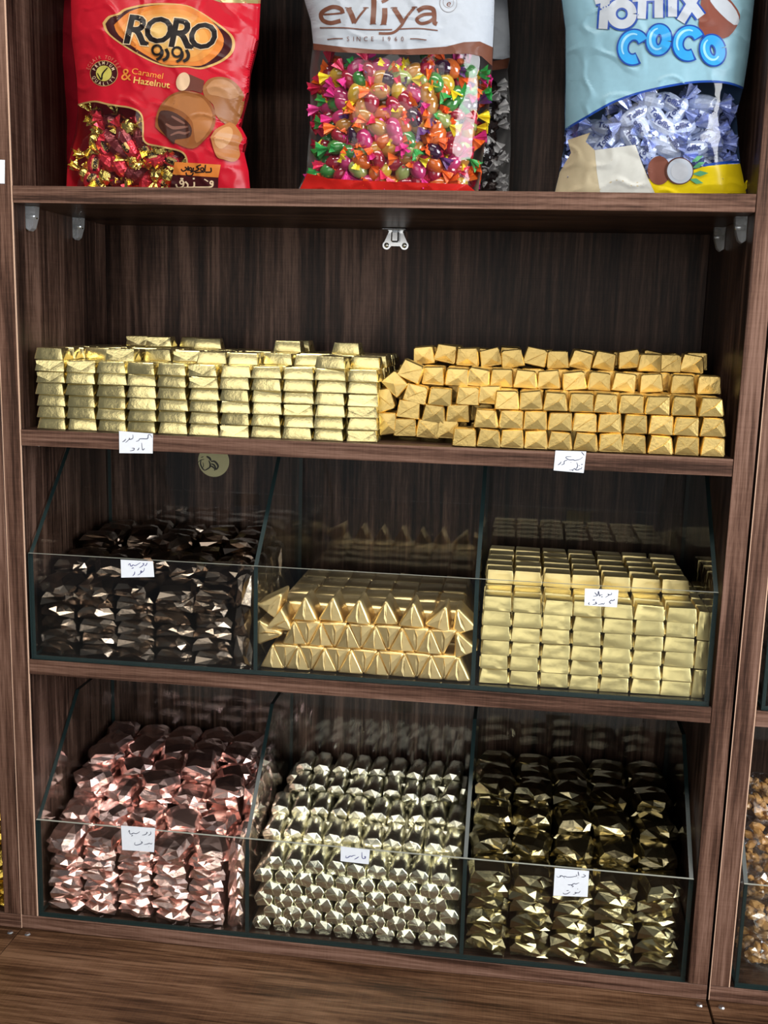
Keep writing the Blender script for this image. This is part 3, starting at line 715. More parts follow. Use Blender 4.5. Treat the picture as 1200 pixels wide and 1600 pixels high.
note([(867,1356.5),(920.5,1361),(918,1401.5),(864.5,1399.5)], YG, (858,1350), 17.65,
    [[(940,285),(1000,320),(960,355),(890,360)],[(800,210),(820,325)],[(740,290),(770,325),(700,345),(600,360),(500,360),(440,340),(400,350),(370,330),(330,320),(300,330),(320,345),(250,365),(205,330)],[(410,378),(430,380)],[(790,378),(800,380)],
     [(830,520),(790,530),(740,550),(690,540),(650,560),(620,595),(670,610),(630,640)],[(640,570),(570,575),(515,570)],[(860,740),(820,790),(740,790),(710,780),(740,810),(660,840)],[(580,765),(500,820),(410,825),(385,790)],[(480,735),(540,728)],[(780,685),(795,690)]],
    'larger white handwritten label on the tray glass before the olive sweets')
note([(-10,249),(6.5,249.5),(8.2,258),(7.2,287),(-10,286)][0:1]+[(7.5,250),(7.2,287),(-10,286)], YS, (0,250), 1, None, 'white paper tag on the left panel at the picture edge')
# ------------------------------------------------------------------ candy bags on the top shelf
from mathutils import noise
from mathutils.geometry import tessellate_polygon
M['film'] = glassmat('clear_bag_film', (.97,.97,.97), 1.5, .06)
def pm(name, col, rough=.25, coat=.0, metal=0.):
    if name not in M: M[name] = plain(name, tuple(x*.82 for x in col), rough+.04, metal, .2, coat)
    return M[name]
def interp(tab, z):
    if z <= tab[0][0]: return tab[0][1]
    for (a, b), (c, d) in zip(tab, tab[1:]):
        if z <= c: return b+(d-b)*(z-a)/(c-a)
    return tab[-1][1]
class Bag:
    def __init__(s, name, label, left, right, Yf, depth, back_mat, seed, ztop=1.235, wr=.0022):
        s.Yf, s.depth, s.seed, s.wr = Yf, depth, seed, wr
        s.zb = S1T+.0006; s.zt = ztop
        s.Lt = sorted(((at(u, v, Yf+depth*.42)).z, (at(u, v, Yf+depth*.42)).x) for u, v in left)
        s.Rt = sorted(((at(u, v, Yf+depth*.42)).z, (at(u, v, Yf+depth*.42)).x) for u, v in right)
        s.o = empty(name, ((s.Lt[0][1]+s.Rt[0][1])/2, Yf+depth/2, s.zb)); tag(s.o, label, 'candy bag', 'big candy bags on the top shelf')
        s.off = s.o.location.copy()
        nu, nv = 44, 56
        for nm, back in (('film', False), ('back_panel', True)):
            vs = []; fs = []
            for j in range(nv+1):
                z = s.zb+(s.zt-s.zb)*j/nv; a, b = interp(s.Lt, z), interp(s.Rt, z)
                for i in range(nu+1):
                    x = a+(b-a)*i/nu; y = s.front(x, z) if not back else s.rear(x, z)
                    vs.append(Vector((x, y, z))-s.off)
            for j in range(nv):
                for i in range(nu):
                    q = j*(nu+1)+i; f = (q, q+1, q+nu+2, q+nu+1); fs.append(f if not back else f[::-1])
            if back:   # bottom gusset closes towards the front
                k = len(vs)
                for i in range(nu+1):
                    x = vs[i].x; vs.append(Vector((x, s.front(x+s.off.x, s.zb)-s.off.y, 0)))
                for i in range(nu): fs.append((k+i, i, i+1, k+i+1))
            link(nm, mesh(nm, vs, fs, [back_mat if back else M['film']], None, True), s.o)
        s.n = 0; s.E = {}
    def prof(s, x, z):
        a, b = interp(s.Lt, z), interp(s.Rt, z); u = min(1, max(0, (x-a)/(b-a))); v = (z-s.zb)/(s.zt-s.zb)
        h = max(0, 1-abs(2*u-1)**2.8)**.55
        g = min(1, .62+.38*math.sin(min(1, v/.25)*math.pi/2)) if v < .25 else (1 if v < .55 else 1-.75*((v-.55)/.45)**1.5)
        return h*g, u, v
    def front(s, x, z):
        p, u, v = s.prof(x, z)
        n1 = noise.noise(Vector((x*26+s.seed, z*17, s.seed*3.1))); n2 = noise.noise(Vector((x*70+s.seed, z*45+x*30, s.seed*1.7)))
        rid = 1-abs(noise.noise(Vector((x*30+z*22+s.seed, z*34-x*12, s.seed*.7))))*2
        w = s.wr*(n1*1.3+n2*.30+max(0, rid-.55)*-1.3)*min(1, p*3+.15)
        return s.Yf+s.depth*.42*(1-p)+w
    def rear(s, x, z):
        p, u, v = s.prof(x, z); return s.Yf+s.depth*.42+s.depth*.56*p+.0006
    def w(s, u, v, eps=0):
        Y = s.Yf+.01
        for k in range(4): P = at(u, v, Y); Y = s.front(P.x, P.z)
        P = at(u, v, Y); return Vector((P.x, Y-eps, P.z))-s.off
    def eps(s, parent):
        if parent is None or parent.name not in s.E: s.n += 1; return .0004+.00012*s.n
        q = s.E[parent.name]; q[1] += 1; return q[0]+.00016*q[1]
    def finish(s, name, bm, mat, parent=None, e=None, lim=4.5):
        for it in range(7):
            lo = [x for x in bm.edges if x.calc_length() > lim]
            if not lo: break
            bmesh.ops.subdivide_edges(bm, edges=lo, cuts=1)
            bmesh.ops.triangulate(bm, faces=[f for f in bm.faces if len(f.verts) > 3])
        e = s.eps(parent)
        for v in bm.verts: v.co = s.w(v.co.x, v.co.y, e)
        bm.normal_update()
        for f in bm.faces:
            if f.normal.y > 0: f.normal_flip()
        o = link(name, bm_mesh(name, bm, [mat], True), parent or s.o); s.E[o.name] = [e, 0]; return o
    def poly(s, name, pts, mat, parent=None, holes=(), e=None, curve=0):
        if curve: pts = dense(list(pts)+[pts[0]], curve)[:-1]
        loops = [[Vector((x, y, 0)) for x, y in pts]]+[[Vector((x, y, 0)) for x, y in h] for h in holes]
        flat = [p for l in loops for p in l]; bm = bmesh.new(); vv = [bm.verts.new(p) for p in flat]
        for t in tessellate_polygon(loops):
            try: bm.faces.new([vv[i] for i in t])
            except Exception: pass
        return s.finish(name, bm, mat, parent, e)
    def ring(s, name, cx, cy, rx, ry, mat, parent=None, a=0, n=36):
        ca, sa = math.cos(a), math.sin(a)
        return s.poly(name, [(cx+rx*math.cos(t)*ca-ry*math.sin(t)*sa, cy+rx*math.cos(t)*sa+ry*math.sin(t)*ca) for t in [2*math.pi*k/n for k in range(n)]], mat, parent)
    def strokes(s, name, sts, mat, parent=None, taper=False, k=6, e=None):
        bm = bmesh.new()
        for pts, w in sts:
            pts = dense(pts, k) if len(pts) > 2 else [tuple(Vector(pts[0]).lerp(Vector(pts[1]), q/8)) for q in range(9)]
            v, f = ribbon(pts, w, 0, taper=taper); vv = [bm.verts.new((a, c, 0)) for a, b, c in v]
            for q in f: bm.faces.new([vv[i] for i in q])
        return s.finish(name, bm, mat, parent, e)
    def text(s, name, jobs, mat, parent=None, bold=0., e=None):
        """jobs: (string, x, y, height, angle, x-stretch, shear)  x,y = centre of the text"""
        bm = bmesh.new()
        for (st, cx, cy, h, ang, sx, sh) in jobs:
            c = bpy.data.curves.new('t', 'FONT'); c.body = st; c.size = 1; c.offset = bold; c.align_x = 'CENTER'; c.resolution_u = 3; c.fill_mode = 'FRONT'
            o = bpy.data.objects.new('t', c); C.objects.link(o); bpy.context.view_layer.update()
            me = bpy.data.meshes.new_from_object(o.evaluated_get(bpy.context.evaluated_depsgraph_get()))
            bpy.data.objects.remove(o); bpy.data.curves.remove(c)
            ca, sa = math.cos(ang), math.sin(ang); vv = []
            for v in me.vertices:
                X = (v.co.x+sh*v.co.y)*h*1.38*sx; Y = -(v.co.y-.36)*h*1.38
                vv.append(bm.verts.new((cx+X*ca-Y*sa, cy+X*sa+Y*ca, 0)))
            for p in me.polygons:
                try: bm.faces.new([vv[i] for i in p.vertices])
                except Exception: pass
            bpy.data.meshes.remove(me)
        return s.finish(name, bm, mat, parent, e, 5)

# wrapped sweets that fill the bags
def ell_mesh(name, a, b, c, mat, seg=12, rg=8, seed=0, amp=0):
    bm = bmesh.new(); bmesh.ops.create_uvsphere(bm, u_segments=seg, v_segments=rg, radius=1, matrix=Matrix.Rotation(math.pi/2, 4, 'Y'))
    r = random.Random(seed)
    for v in bm.verts:
        q = 1+r.uniform(-1,1)*amp; v.co = Vector((v.co.x*a*q, v.co.y*b*q, v.co.z*c*q))
    return bm_mesh(name, bm, [mat], amp == 0)
def twist_mesh(name, s, mat, seed):
    r = random.Random(seed); n = 12; vs = []; fs = []
    for k, (x, rad) in enumerate(((-.002, .0032), (.001, .0016), (.006, .0050), (.0115, .0082))):
        for i in range(n):
            a = 2*math.pi*i/n; q = rad*(1+(.35 if i % 2 else -.30)*(k/3))*(1+r.uniform(-.15,.15)*k/3)
            vs.append((x*s+(r.uniform(-.0012,.0012)*s if k == 3 else 0), q*s*math.cos(a), q*s*.62*math.sin(a)))
    for k in range(3):
        for i in range(n):
            j = (i+1) % n; fs.append((k*n+i, k*n+j, (k+1)*n+j, (k+1)*n+i))
    return mesh(name, vs, fs, [mat])
def candy(name, body, tw, a, loc, rot, label, cat, group, extra=()):
    o = empty(name, loc); o.rotation_euler = rot; tag(o, label, cat, group)
    link('body', body, o)
    link('wrapper_end', tw, o, (a*.92, 0, 0)); link('wrapper_end', tw, o, (-a*.92, 0, 0), (0, 0, math.pi))
    for nm, me in extra: link(nm, me, o)
    return o
def hard(name, col):
    m = plain(name, col, .12, 0., .6, .8); p = m.node_tree.nodes['Principled BSDF']; p.inputs['Transmission Weight'].default_value = .3; return m
def fill(bag, px, py, du, dv, depth, jit, fn, mar=.02):
    """jittered rows of sweets just behind the film, inside polygon-like pixel box rows"""
    rows = []
    v = py[1]; j = 0
    while v > py[0]:
        a, b = px(v); u = a+du*(.3 if j % 2 else .7); i = 0
        while u < b-du*.25:
            uu, vv = u+rnd.uniform(-jit, jit)*du, v+rnd.uniform(-jit, jit)*dv
            P = bag.w(uu, vv)+bag.off
            lo, hi = interp(bag.Lt, P.z)+mar, interp(bag.Rt, P.z)-mar
            P.x = min(max(P.x, lo), hi); m_ = mar*.8
            Y = max(bag.front(P.x+a_, P.z+b_) for a_ in (-m_, 0, m_) for b_ in (-m_*.6, 0, m_*.6))+depth+rnd.random()*.004
            fn(Vector((P.x, Y, max(P.z, bag.zb+.012))), j, i); i += 1
            u += du
        v -= dv; j += 1

# ---- red bag with caramel sweets
red = pm('red_print', (.52,.010,.024), .22); gold = pm('gold_print', (.60,.36,.12), .28); dark = pm('maroon_print', (.05,.008,.010), .25)
orange = pm('orange_print', (.66,.20,.035), .28); amber = pm('amber_print', (.72,.40,.10), .28); black = pm('black_print2', (.012,.008,.008), .3); cream = pm('cream_print', (.78,.58,.36), .3)
olive = pm('olive_gold_print', (.36,.30,.12), .25, .5, .3)
Lr = [(88,-95),(108,-40),(110.5,0),(112,60),(124,157),(120,210),(105,259),(103,301)]
Rr = [(412,-95),(410,-40),(408,0),(405,60),(392,110),(389,145),(380,178),(376,197),(387,215),(382,238),(389,268),(392,301)]
B1 = Bag('candy_bag', 'big red bag of caramel hazelnut sweets at left on top shelf', Lr, Rr, .016, .105, red, 1.3)
z4 = lambda p: (80+p[0]/5.4545, 140+p[1]/5.4545)
win = [z4(p) for p in ((225,132),(300,112),(380,102),(470,122),(560,138),(650,150),(710,168),(755,195),(778,240),(785,320),(784,400),(796,440),(830,466),(900,480),(1000,500),(1080,518),(1130,545),(1155,590),(1160,650))]
win = [(122.5,164)]+win[1:]
B1.poly('printed_front', [(89,-92),(108,-40),(111,0),(112.5,60),(120,120)]+win+[(291,303),(391.5,303),(388.5,268),(382,240),(386,216),(376,197),(380,178),(388.5,145),(391.5,110),(404.5,60),(407.5,0),(409.5,-40),(411,-92)], red)
B1.poly('gold_top_band', [(89,-92),(107,-40),(200,-40),(290,-14),(345,4),(407,6),(409.5,-40),(411,-92)], olive)
B1.strokes('window_border', [(win, 2.6)], pm('gold_line', (.72,.45,.16), .25, .5, .5))
z1 = lambda p: (150+p[0]/5.217, p[1]/5.217)
lens = [z1(p) for p in ((55,190),(100,135),(180,110),(240,70),(400,35),(560,26),(740,43),(850,95),(960,165),(1060,240),(1120,300),(1136,370),(1110,440),(1040,500),(940,545),(850,567),(760,552),(680,550),(600,550),(500,525),(400,480),(300,425),(200,360),(120,300),(75,250))]
cxl, cyl = z1((600,300))
lg = B1.poly('logo', lens, gold, curve=3)
B1.poly('logo_border', [(cxl+(x-cxl)*.955, cyl+(y-cyl)*.945) for x, y in lens], dark, lg, curve=3)
inn = [z1(p) for p in ((150,205),(280,95),(450,50),(600,42),(740,52),(900,135),(1010,250),(1045,345),(1000,440),(890,525),(800,540),(700,532),(600,532),(520,512),(330,400),(190,290))]
B1.poly('logo_field', inn, orange, lg, curve=3)
for k, c in ((.86,(.68,.26,.05)),(.72,(.70,.32,.075)),(.56,(.72,.40,.11)),(.38,(.74,.46,.15))):
    B1.poly('logo_field', [(cxl+(x-cxl)*k, cyl+(y-cyl)*k) for x, y in inn], pm('amber_%d' % int(k*100), c, .28), lg, curve=3)
jb = [('R',z1((325,240))[0],z1((325,240))[1],46,.10,1.0,.12),('O',z1((508,243))[0],z1((508,243))[1],41,.10,1.0,.10),('R',z1((690,268))[0],z1((690,268))[1],46,.10,1.0,.10),('O',z1((868,290))[0],z1((868,290))[1],41,.10,1.0,.10)]
B1.text('lettering_outline', jb, cream, lg, .042)
B1.text('lettering', jb, black, lg, .022)
tails = [[(330,265),(365,305),(395,345),(435,360)],[(705,285),(735,330),(760,370),(800,390)]]
B1.strokes('lettering', [([z1(p) for p in t], 6.5) for t in tails], black, lg, True)
def waw(cx, cy): return [([z1((cx+38*math.cos(t), cy+38*math.sin(t))) for t in [math.pi*2*q/12-.2 for q in range(13)]], 3.6), ([z1(p) for p in ((cx+40,cy-5),(cx+44,cy+30),(cx+25,cy+62),(cx-5,cy+80))], 4.2)]
def reh(cx, cy): return [([z1(p) for p in ((cx,cy-50),(cx+18,cy-10),(cx+8,cy+25),(cx-25,cy+45))], 5.)]
B1.strokes('persian_lettering', waw(503,412)+reh(575,452)+waw(667,428)+reh(742,460), black, lg, False)
z2 = lambda p: (120+p[0]/7.06, 80+p[1]/7.06)
bx_, by_ = z2((303,247))
bd = B1.ring('quality_badge', bx_, by_, 21.8, 20.2, gold); B1.ring('badge_field', bx_, by_, 21.0, 19.4, dark, bd); B1.ring('badge_centre', bx_, by_, 12.2, 12.2, pm('olive_yellow', (.55,.48,.10), .25), bd)
B1.strokes('tick', [([z2(p) for p in ((232,245),(275,315),(290,250),(345,185))], 2.6)], black, bd, True)
def arc_text(s, cx, cy, r, a0, step, h, flip=False):
    out = []
    for i, ch in enumerate(s):
        a = a0+step*i; out.append((ch, cx+r*math.cos(a), cy+r*math.sin(a), h, a+math.pi/2 if not flip else a-math.pi/2, .8, 0))
    return out
B1.text('badge_lettering', arc_text('PREMIUM', bx_, by_, 16.3, -2.75, .385, 5.2)+arc_text('QUALITY', bx_, by_, 16.3, 2.72, -.385, 5.2, True), cream, bd, .012)
B1.text('arc_lettering', arc_text('ECLAIR TOFFEE', bx_, by_, 25.5, -2.85, .205, 5.5), pm('salmon_print', (.62,.16,.10), .3), bd, .008)
B1.text('lettering', [('&', *z2((548,255)), 19, .05, 1.0, 0), ('Caramel', *z2((785,246)), 9.6, .17, 1.12, 0)], pm('orange_text', (.85,.28,.05), .3), None, .004)
B1.text('lettering', [('Hazelnut', *z2((828,345)), 10.4, .15, 1.12, 0)], pm('gold_text', (.80,.46,.12), .3), None, .012)
z3 = lambda p: (230+p[0]/6.667, 110+p[1]/6.667)
pic = B1.poly('product_picture', [z3(p) for p in ((580,180),(640,100),(740,70),(860,90),(960,170),(1015,280),(1000,420),(950,540),(900,590),(800,550),(720,470),(690,360),(600,270))], pm('caramel_a', (.30,.115,.035), .3), curve=3)
B1.poly('picture_highlight', [z3(p) for p in ((620,180),(700,100),(840,110),(930,190),(960,270),(860,300),(740,270),(650,250))], pm('caramel_b', (.42,.20,.085), .3), pic, curve=3)
B1.poly('roll', [z3(p) for p in ((350,40),(450,45),(600,110),(575,240),(480,215),(360,215))], pm('choc_a', (.13,.035,.022), .3), pic)
B1.ring('roll_end', *z3((378,120)), 10.5, 14.5, pm('nougat', (.68,.46,.28), .4), pic, .25)
B1.poly('caramel_piece', [z3(p) for p in ((90,590),(100,480),(150,360),(250,260),(360,220),(480,225),(600,270),(690,380),(720,500),(690,620),(600,730),(480,820),(300,760),(150,650))], pm('caramel_c', (.24,.075,.018), .28), pic, curve=3)
B1.poly('picture_highlight', [z3(p) for p in ((180,360),(260,275),(400,240),(560,280),(650,380),(690,500),(640,640),(520,760),(490,620),(470,530),(380,440),(270,390))], pm('caramel_d', (.36,.135,.04), .28), pic, curve=3)
B1.poly('chocolate_filling', [z3(p) for p in ((120,500),(150,425),(270,435),(400,515),(468,600),(455,690),(380,715),(300,725),(280,775),(180,660),(125,580))], pm('choc_b', (.055,.018,.012), .2), pic, curve=3)
B1.strokes('filling_swirl', [([z3(p) for p in ((200,560),(270,600),(340,600),(430,590))], 5.), ([z3(p) for p in ((250,680),(330,650),(400,660),(450,640))], 4.), ([z3(p) for p in ((260,480),(330,520),(400,560))], 4.)], pm('choc_c', (.20,.085,.06), .2), pic, True)
B1.poly('hazelnut', [z3(p) for p in ((665,700),(720,620),(800,575),(880,545),(950,610),(1000,710),(960,790),(975,880),(940,940),(880,955),(800,930),(740,910),(700,830))], pm('nut_a', (.42,.16,.05), .3), pic, curve=3)
B1.poly('picture_highlight', [z3(p) for p in ((700,690),(770,620),(860,590),(900,650),(860,760),(780,820),(720,780))], pm('nut_b', (.55,.28,.12), .3), pic, curve=3)
lab = B1.poly('caption_panel', [z3(p) for p in ((290,955),(770,985),(745,1118),(270,1085))], orange)
B1.poly('caption_panel', [z3(p) for p in ((265,1090),(745,1118),(740,1260),(240,1255))], dark, lab)
def rg(cx, cy, r): return [z3((cx+r*math.cos(t), cy+r*math.sin(t))) for t in [math.pi*2*q/8 for q in range(9)]]
B1.strokes('persian_lettering', [([z3(p) for p in l], 2.1) for l in (((668,1015),(668,1058),(610,1062)),((612,985),(604,1060)),((600,1060),(570,1062),(500,1066)),((565,985),(520,1008),(545,1030),(500,1052),(460,1052)),((488,1015),(478,1052),(455,1065)),((432,1000),(430,1048)),((398,1008),(418,1030),(380,1052),(358,1030)),((485,1066),(470,1095),(420,1095),(410,1065)))]+[(rg(578,1032,16), 2.), (rg(455,1030,14), 2.)], black, lab)
B1.strokes('persian_lettering', [([z3(p) for p in l], 2.5) for l in (((388,1165),(375,1212),(325,1225),(305,1188)),((402,1162),(428,1190),(420,1222),(385,1224)),((495,1165),(490,1216),(430,1222)),((690,1185),(670,1215),(560,1220),(500,1220)))]+[(rg(365,1168,18), 2.3), (rg(676,1172,15), 2.3), ([z3((480,1130)), z3((500,1130))], 2.5), ([z3((350,1130)), z3((382,1132))], 2.5), ([z3((600,1135)), z3((640,1160))], 1.4)], cream, lab)
M['wr_red'] = foil('red_wrapper', (.62,.03,.05), .22, .3, 120., .3, .55); M['wr_gold'] = foil('gold_wrapper', (.85,.66,.18), .2, .4, 200.); M['wr_dark'] = foil('maroon_wrapper', (.16,.02,.025), .25, .3, 120., .3, .5)
M['pr_band'] = plain('gold_band', (.70,.45,.14), .3)
b_red = [ell_mesh('red_body', .0155, .0095, .0105, M['wr_red'], seed=k, amp=.05, seg=10, rg=6) for k in range(3)]; b_dk = [ell_mesh('dark_body', .0155, .0095, .0105, M['wr_dark'], seed=k+5, amp=.05, seg=10, rg=6) for k in range(2)]
b_gd = [ell_mesh('gold_body', .0105, .0085, .0105, M['wr_gold'], seed=k+9, amp=.12, seg=10, rg=6) for k in range(3)]
t_gd = [twist_mesh('gold_end', 1.15, M['wr_gold'], k) for k in range(3)]; t_rd = [twist_mesh('red_end', 1.0, M['wr_red'], k+4) for k in range(2)]
bandm = ell_mesh('gold_label', .0115, .0104, .0075, M['pr_band'], 12, 8)
def tiny(name, st, h, mat, a=.0185, b=.0094, cc=.0098):
    c = bpy.data.curves.new('t', 'FONT'); c.body = st; c.size = h; c.align_x = 'CENTER'; c.offset = .0003; c.resolution_u = 2
    o = bpy.data.objects.new('t', c); C.objects.link(o); bpy.context.view_layer.update()
    me = bpy.data.meshes.new_from_object(o.evaluated_get(bpy.context.evaluated_depsgraph_get())); bpy.data.objects.remove(o); bpy.data.curves.remove(c)
    for v in me.vertices:
        x, z = v.co.x, v.co.y-h*.35; r2 = max(.05, 1-(x/a)**2-(z/cc)**2); v.co = Vector((x, -b*math.sqrt(r2)-.0004, z))
    me.name = name; me.materials.clear(); me.materials.append(mat); return me
rl = tiny('sweet_lettering', 'RORO', .0060, black, .0125, .0104, .0110)
def f_red(layer):
    def fn(P, j, i):
        k = rnd.random(); col, bodies, tw = ('gold', b_gd, t_gd) if k < .36 else (('red', b_red, t_gd) if k < .8 else ('maroon', b_dk, t_rd))
        candy('caramel_sweet', rnd.choice(bodies), rnd.choice(tw), .0140 if col != 'gold' else .0095, P, (rnd.uniform(-.6,.6), rnd.uniform(-1.5,1.5), rnd.uniform(-.3,.3)),
              f'{col} wrapped sweet in the red bag, {ORD[min(j,14)]} row from bottom, {ORD[min(i,14)]} from left{layer}', 'sweet', 'wrapped caramel sweets inside the red bag', [('label_band', bandm), ('lettering', rl)] if col == 'red' and rnd.random() < .7 else [])
    return fn
pxr = lambda v: (104 if v > 255 else 116, 226 if v < 222 else 292)
fill(B1, pxr, (170, 290), 25, 20, .012, .28, f_red(''), .025)
fill(B1, pxr, (176, 284), 30, 25, .028, .25, f_red(' behind'), .026)
# ---- second red bag behind it
B1b = Bag('candy_bag', 'dark red bag half hidden behind the caramel sweets bag', [(76,-95),(80,0),(83,40),(86,90),(96,130),(104,200),(104,250),(108,305)], [(330,-95),(330,305)], .135, .10, red, 7.9)
B1b.poly('printed_front', [(77,-90),(80.5,0),(83.5,40),(86.5,90),(96.5,130),(104.5,200),(104.5,250),(108.5,303),(325,303),(325,-90)], pm('deep_red_print', (.30,.010,.02), .2))
B1b.poly('gold_top_band', [(77,-90),(80.5,0),(82,24),(88,26),(93,0),(120,-20),(325,-20),(325,-90)], olive)

# ---- clear bag of mixed hard candies
white = pm('white_print', (.47,.51,.57), .4); brown = pm('brown_print', (.17,.065,.04), .3); bredm = pm('bright_red_film', (.62,.02,.015), .2)
Le = [(468,-95),(472,-40),(475,0),(485,33),(489,67),(484,110),(485,187),(481,233),(479,267),(464,301)]
Re = [(778,-95),(776,-40),(773,0),(772,40),(770,93),(763,183),(754,250),(747,301)]
B2 = Bag('candy_bag', 'big clear bag of colourful hard candies in the middle of top shelf', Le, Re, .014, .110, pm('white_back', (.5,.5,.5), .4), 4.4)
B2.poly('printed_top', [(469,-92),(473,-40),(476,0),(486,33),(489.5,68),(540,74),(590,78),(640,77),(697,73),(725,66),(750,65),(770,74),(771.5,40),(772.5,0),(775,-40),(777,-92)], white)
B2.poly('brown_band', [(489.5,68),(540,74),(590,78),(640,77),(697,73),(725,66),(750,65),(770,74),(769,103),(752,88),(730,84),(690,85),(640,86),(580,84),(530,82),(490,78)], brown)
B2.poly('red_base', [(465,303),(480,271),(495,274),(513,279),(560,282),(640,285),(730,288),(744,300),(744,303)], bredm)
z5 = lambda p: (480+p[0]/4.2857, p[1]/4.2857)
lt = B2.strokes('lettering', [
    ([z5(p) for p in ((90,98),(160,96),(240,88))], 2.8), ([z5(p) for p in ((240,92),(225,60),(170,48),(110,75),(92,105),(110,140),(160,155),(225,140))], 6.5),
    ([z5(p) for p in ((275,55),(300,105),(318,155))], 8.1), ([z5(p) for p in ((318,158),(350,110),(395,55))], 3.2),
    ([z5(p) for p in ((447,-20),(447,60),(440,160))], 8.2), ([z5(p) for p in ((520,55),(520,110),(512,165))], 8.2), ([z5(p) for p in ((500,15),(525,5),(545,-10))], 4.8),
    ([z5(p) for p in ((580,55),(610,100),(640,150))], 7.5), ([z5(p) for p in ((720,50),(670,110),(625,180),(570,222),(480,225))], 4.2),
    ([z5(p) for p in ((740,75),(785,52),(840,60),(852,100),(852,150),(870,162))], 6.8), ([z5(p) for p in ((850,95),(780,100),(735,130),(760,158),(810,150),(850,125))], 5.2)], brown, None)
B2.strokes('lettering_foot', [([z5(p) for p in a], 1.4) for a in (((420,165),(440,160),(462,162)),((490,168),(512,164),(532,166)),((255,52),(275,55),(300,52)),((375,54),(395,52),(412,54)),((560,55),(580,52),(605,54)),((700,50),(720,48),(738,50)))], brown, lt)
B2.strokes('underline', [([z5(p) for p in ((85,188),(250,188),(400,200),(570,200))], 1.8), ([z5(p) for p in ((615,196),(750,192),(875,206))], 1.8)], brown, lt)
B2.strokes('underline', [([z5(p) for p in ((135,266),(190,260),(240,260))], 1.5), ([z5(p) for p in ((690,262),(740,262),(800,270))], 1.5)], brown, lt)
B2.text('small_lettering', [('S',*z5((275,262)),7.5,.02,.9,0),('I',*z5((312,262)),7.5,.02,.9,0),('N',*z5((345,262)),7.5,.02,.9,0),('C',*z5((393,262)),7.5,.02,.9,0),('E',*z5((437,262)),7.5,.02,.9,0),('1',*z5((510,262)),7.5,.02,.9,0),('9',*z5((550,262)),7.5,.02,.9,0),('6',*z5((595,262)),7.5,.02,.9,0),('0',*z5((638,262)),7.5,.02,.9,0)], brown, lt, .002)
bg2 = B2.ring('round_emblem', *z5((946,22)), 13.6, 14.6, pm('grey_print', (.30,.28,.28), .35)); B2.ring('emblem_ring', *z5((946,22)), 12.8, 13.8, white, bg2); B2.ring('emblem_ring', *z5((946,18)), 8.6, 8.8, pm('grey_print', (.3,.28,.28)), bg2); B2.ring('emblem_ring', *z5((946,18)), 7.8, 8.0, white, bg2)
B2.text('emblem_letter', [('e', *z5((946,22)), 11, .1, 1.0, .2)], brown, bg2, .004)
HC = {'pink': (.62,.05,.20), 'orange': (.80,.17,.03), 'yellow': (.75,.50,.05), 'green': (.07,.32,.07), 'cherry red': (.42,.02,.05), 'dark purple': (.05,.012,.045), 'pale green': (.42,.50,.16), 'amber': (.60,.27,.05)}
EC = {'pink': (.72,.04,.28), 'orange': (.86,.13,.02), 'yellow': (.90,.72,.02), 'green': (.03,.33,.07), 'cherry red': (.70,.03,.10), 'dark purple': (.10,.03,.16), 'pale green': (.85,.68,.03), 'amber': (.86,.16,.02)}
hb = {k: ell_mesh(k.replace(' ', '_')+'_candy', .0128, .0090, .0096, hard(k+'_candy', c), 14, 9) for k, c in HC.items()}
ht = {k: [twist_mesh('end', 1.15, foil(k+'_wrapper', c, .3, .2, 200., .1, .15), s) for s in (1, 2)] for k, c in EC.items()}
keys = ['pink']*4+['orange']*4+['yellow']*3+['green']*3+['cherry red']*5+['dark purple']*2+['pale green']*3+['amber']*4
def f_mix(layer):
    def fn(P, j, i):
        k = rnd.choice(keys)
        candy('hard_candy', hb[k], rnd.choice(ht[k]), .0122, P, (rnd.uniform(-.6,.6), rnd.uniform(-1.57,1.57), rnd.uniform(-.3,.3)),
              f'{k} hard candy in the mixed bag, {ORD[min(j,14)]} row from bottom, {ORD[min(i,14)]} from left{layer}', 'candy', 'hard candies inside the clear bag')
    return fn
pxe = lambda v: (486 if v < 240 else 481, 766-(v-90)*.09)
fill(B2, pxe, (92, 283), 23, 18, .012, .30, f_mix(''), .024)
fill(B2, pxe, (96, 278), 25, 21, .026, .30, f_mix(' behind'), .026)
# ---- second clear bag behind it, dark toffees
B2b = Bag('candy_bag', 'white topped bag of dark toffees behind the colourful candy bag', [(540,-95),(540,305)], [(792,-95),(793,0),(797,58),(797,93),(793,108),(797,160),(798,232),(795,303)], .140, .085, pm('white_back', (.5,.5,.5), .4), 9.2)
B2b.poly('printed_top', [(545,-90),(545,90),(770,92),(785,93),(796.5,90),(796.5,58),(792.5,0),(791.5,-90)], white)
B2b.poly('brown_band', [(545,90),(770,96),(796.5,91),(793,107),(770,110),(545,105)], brown)
M['wr_choc'] = foil('dark_toffee_wrapper', (.035,.02,.018), .25, .3, 150., .2, .2); M['wr_white'] = foil('white_wrapper', (.75,.75,.76), .3, .2, 150., .1, .1)
b_ch = [ell_mesh('dark_toffee', .0150, .0085, .0095, M['wr_choc'], seed=k, amp=.05, seg=10, rg=6) for k in range(2)]; t_wh = [twist_mesh('white_end', 1.1, M['wr_white'], k) for k in range(2)]
lb_w = ell_mesh('white_label', .0080, .0092, .0080, M['wr_white'], 10, 6); lb_r = ell_mesh('red_spot', .0040, .0097, .0050, M['wr_dark'], 8, 5)
def f_dark(P, j, i):
    candy('dark_toffee', rnd.choice(b_ch), rnd.choice(t_wh), .0135, P, (rnd.uniform(-.5,.5), rnd.uniform(-1.2,1.2), rnd.uniform(-.5,.5)), f'dark toffee in the rear bag, {ORD[min(j,14)]} row from bottom, {ORD[min(i,14)]} from left', 'toffee', 'dark toffees in the rear bag', [('label_band', lb_w), ('label_spot', lb_r)])
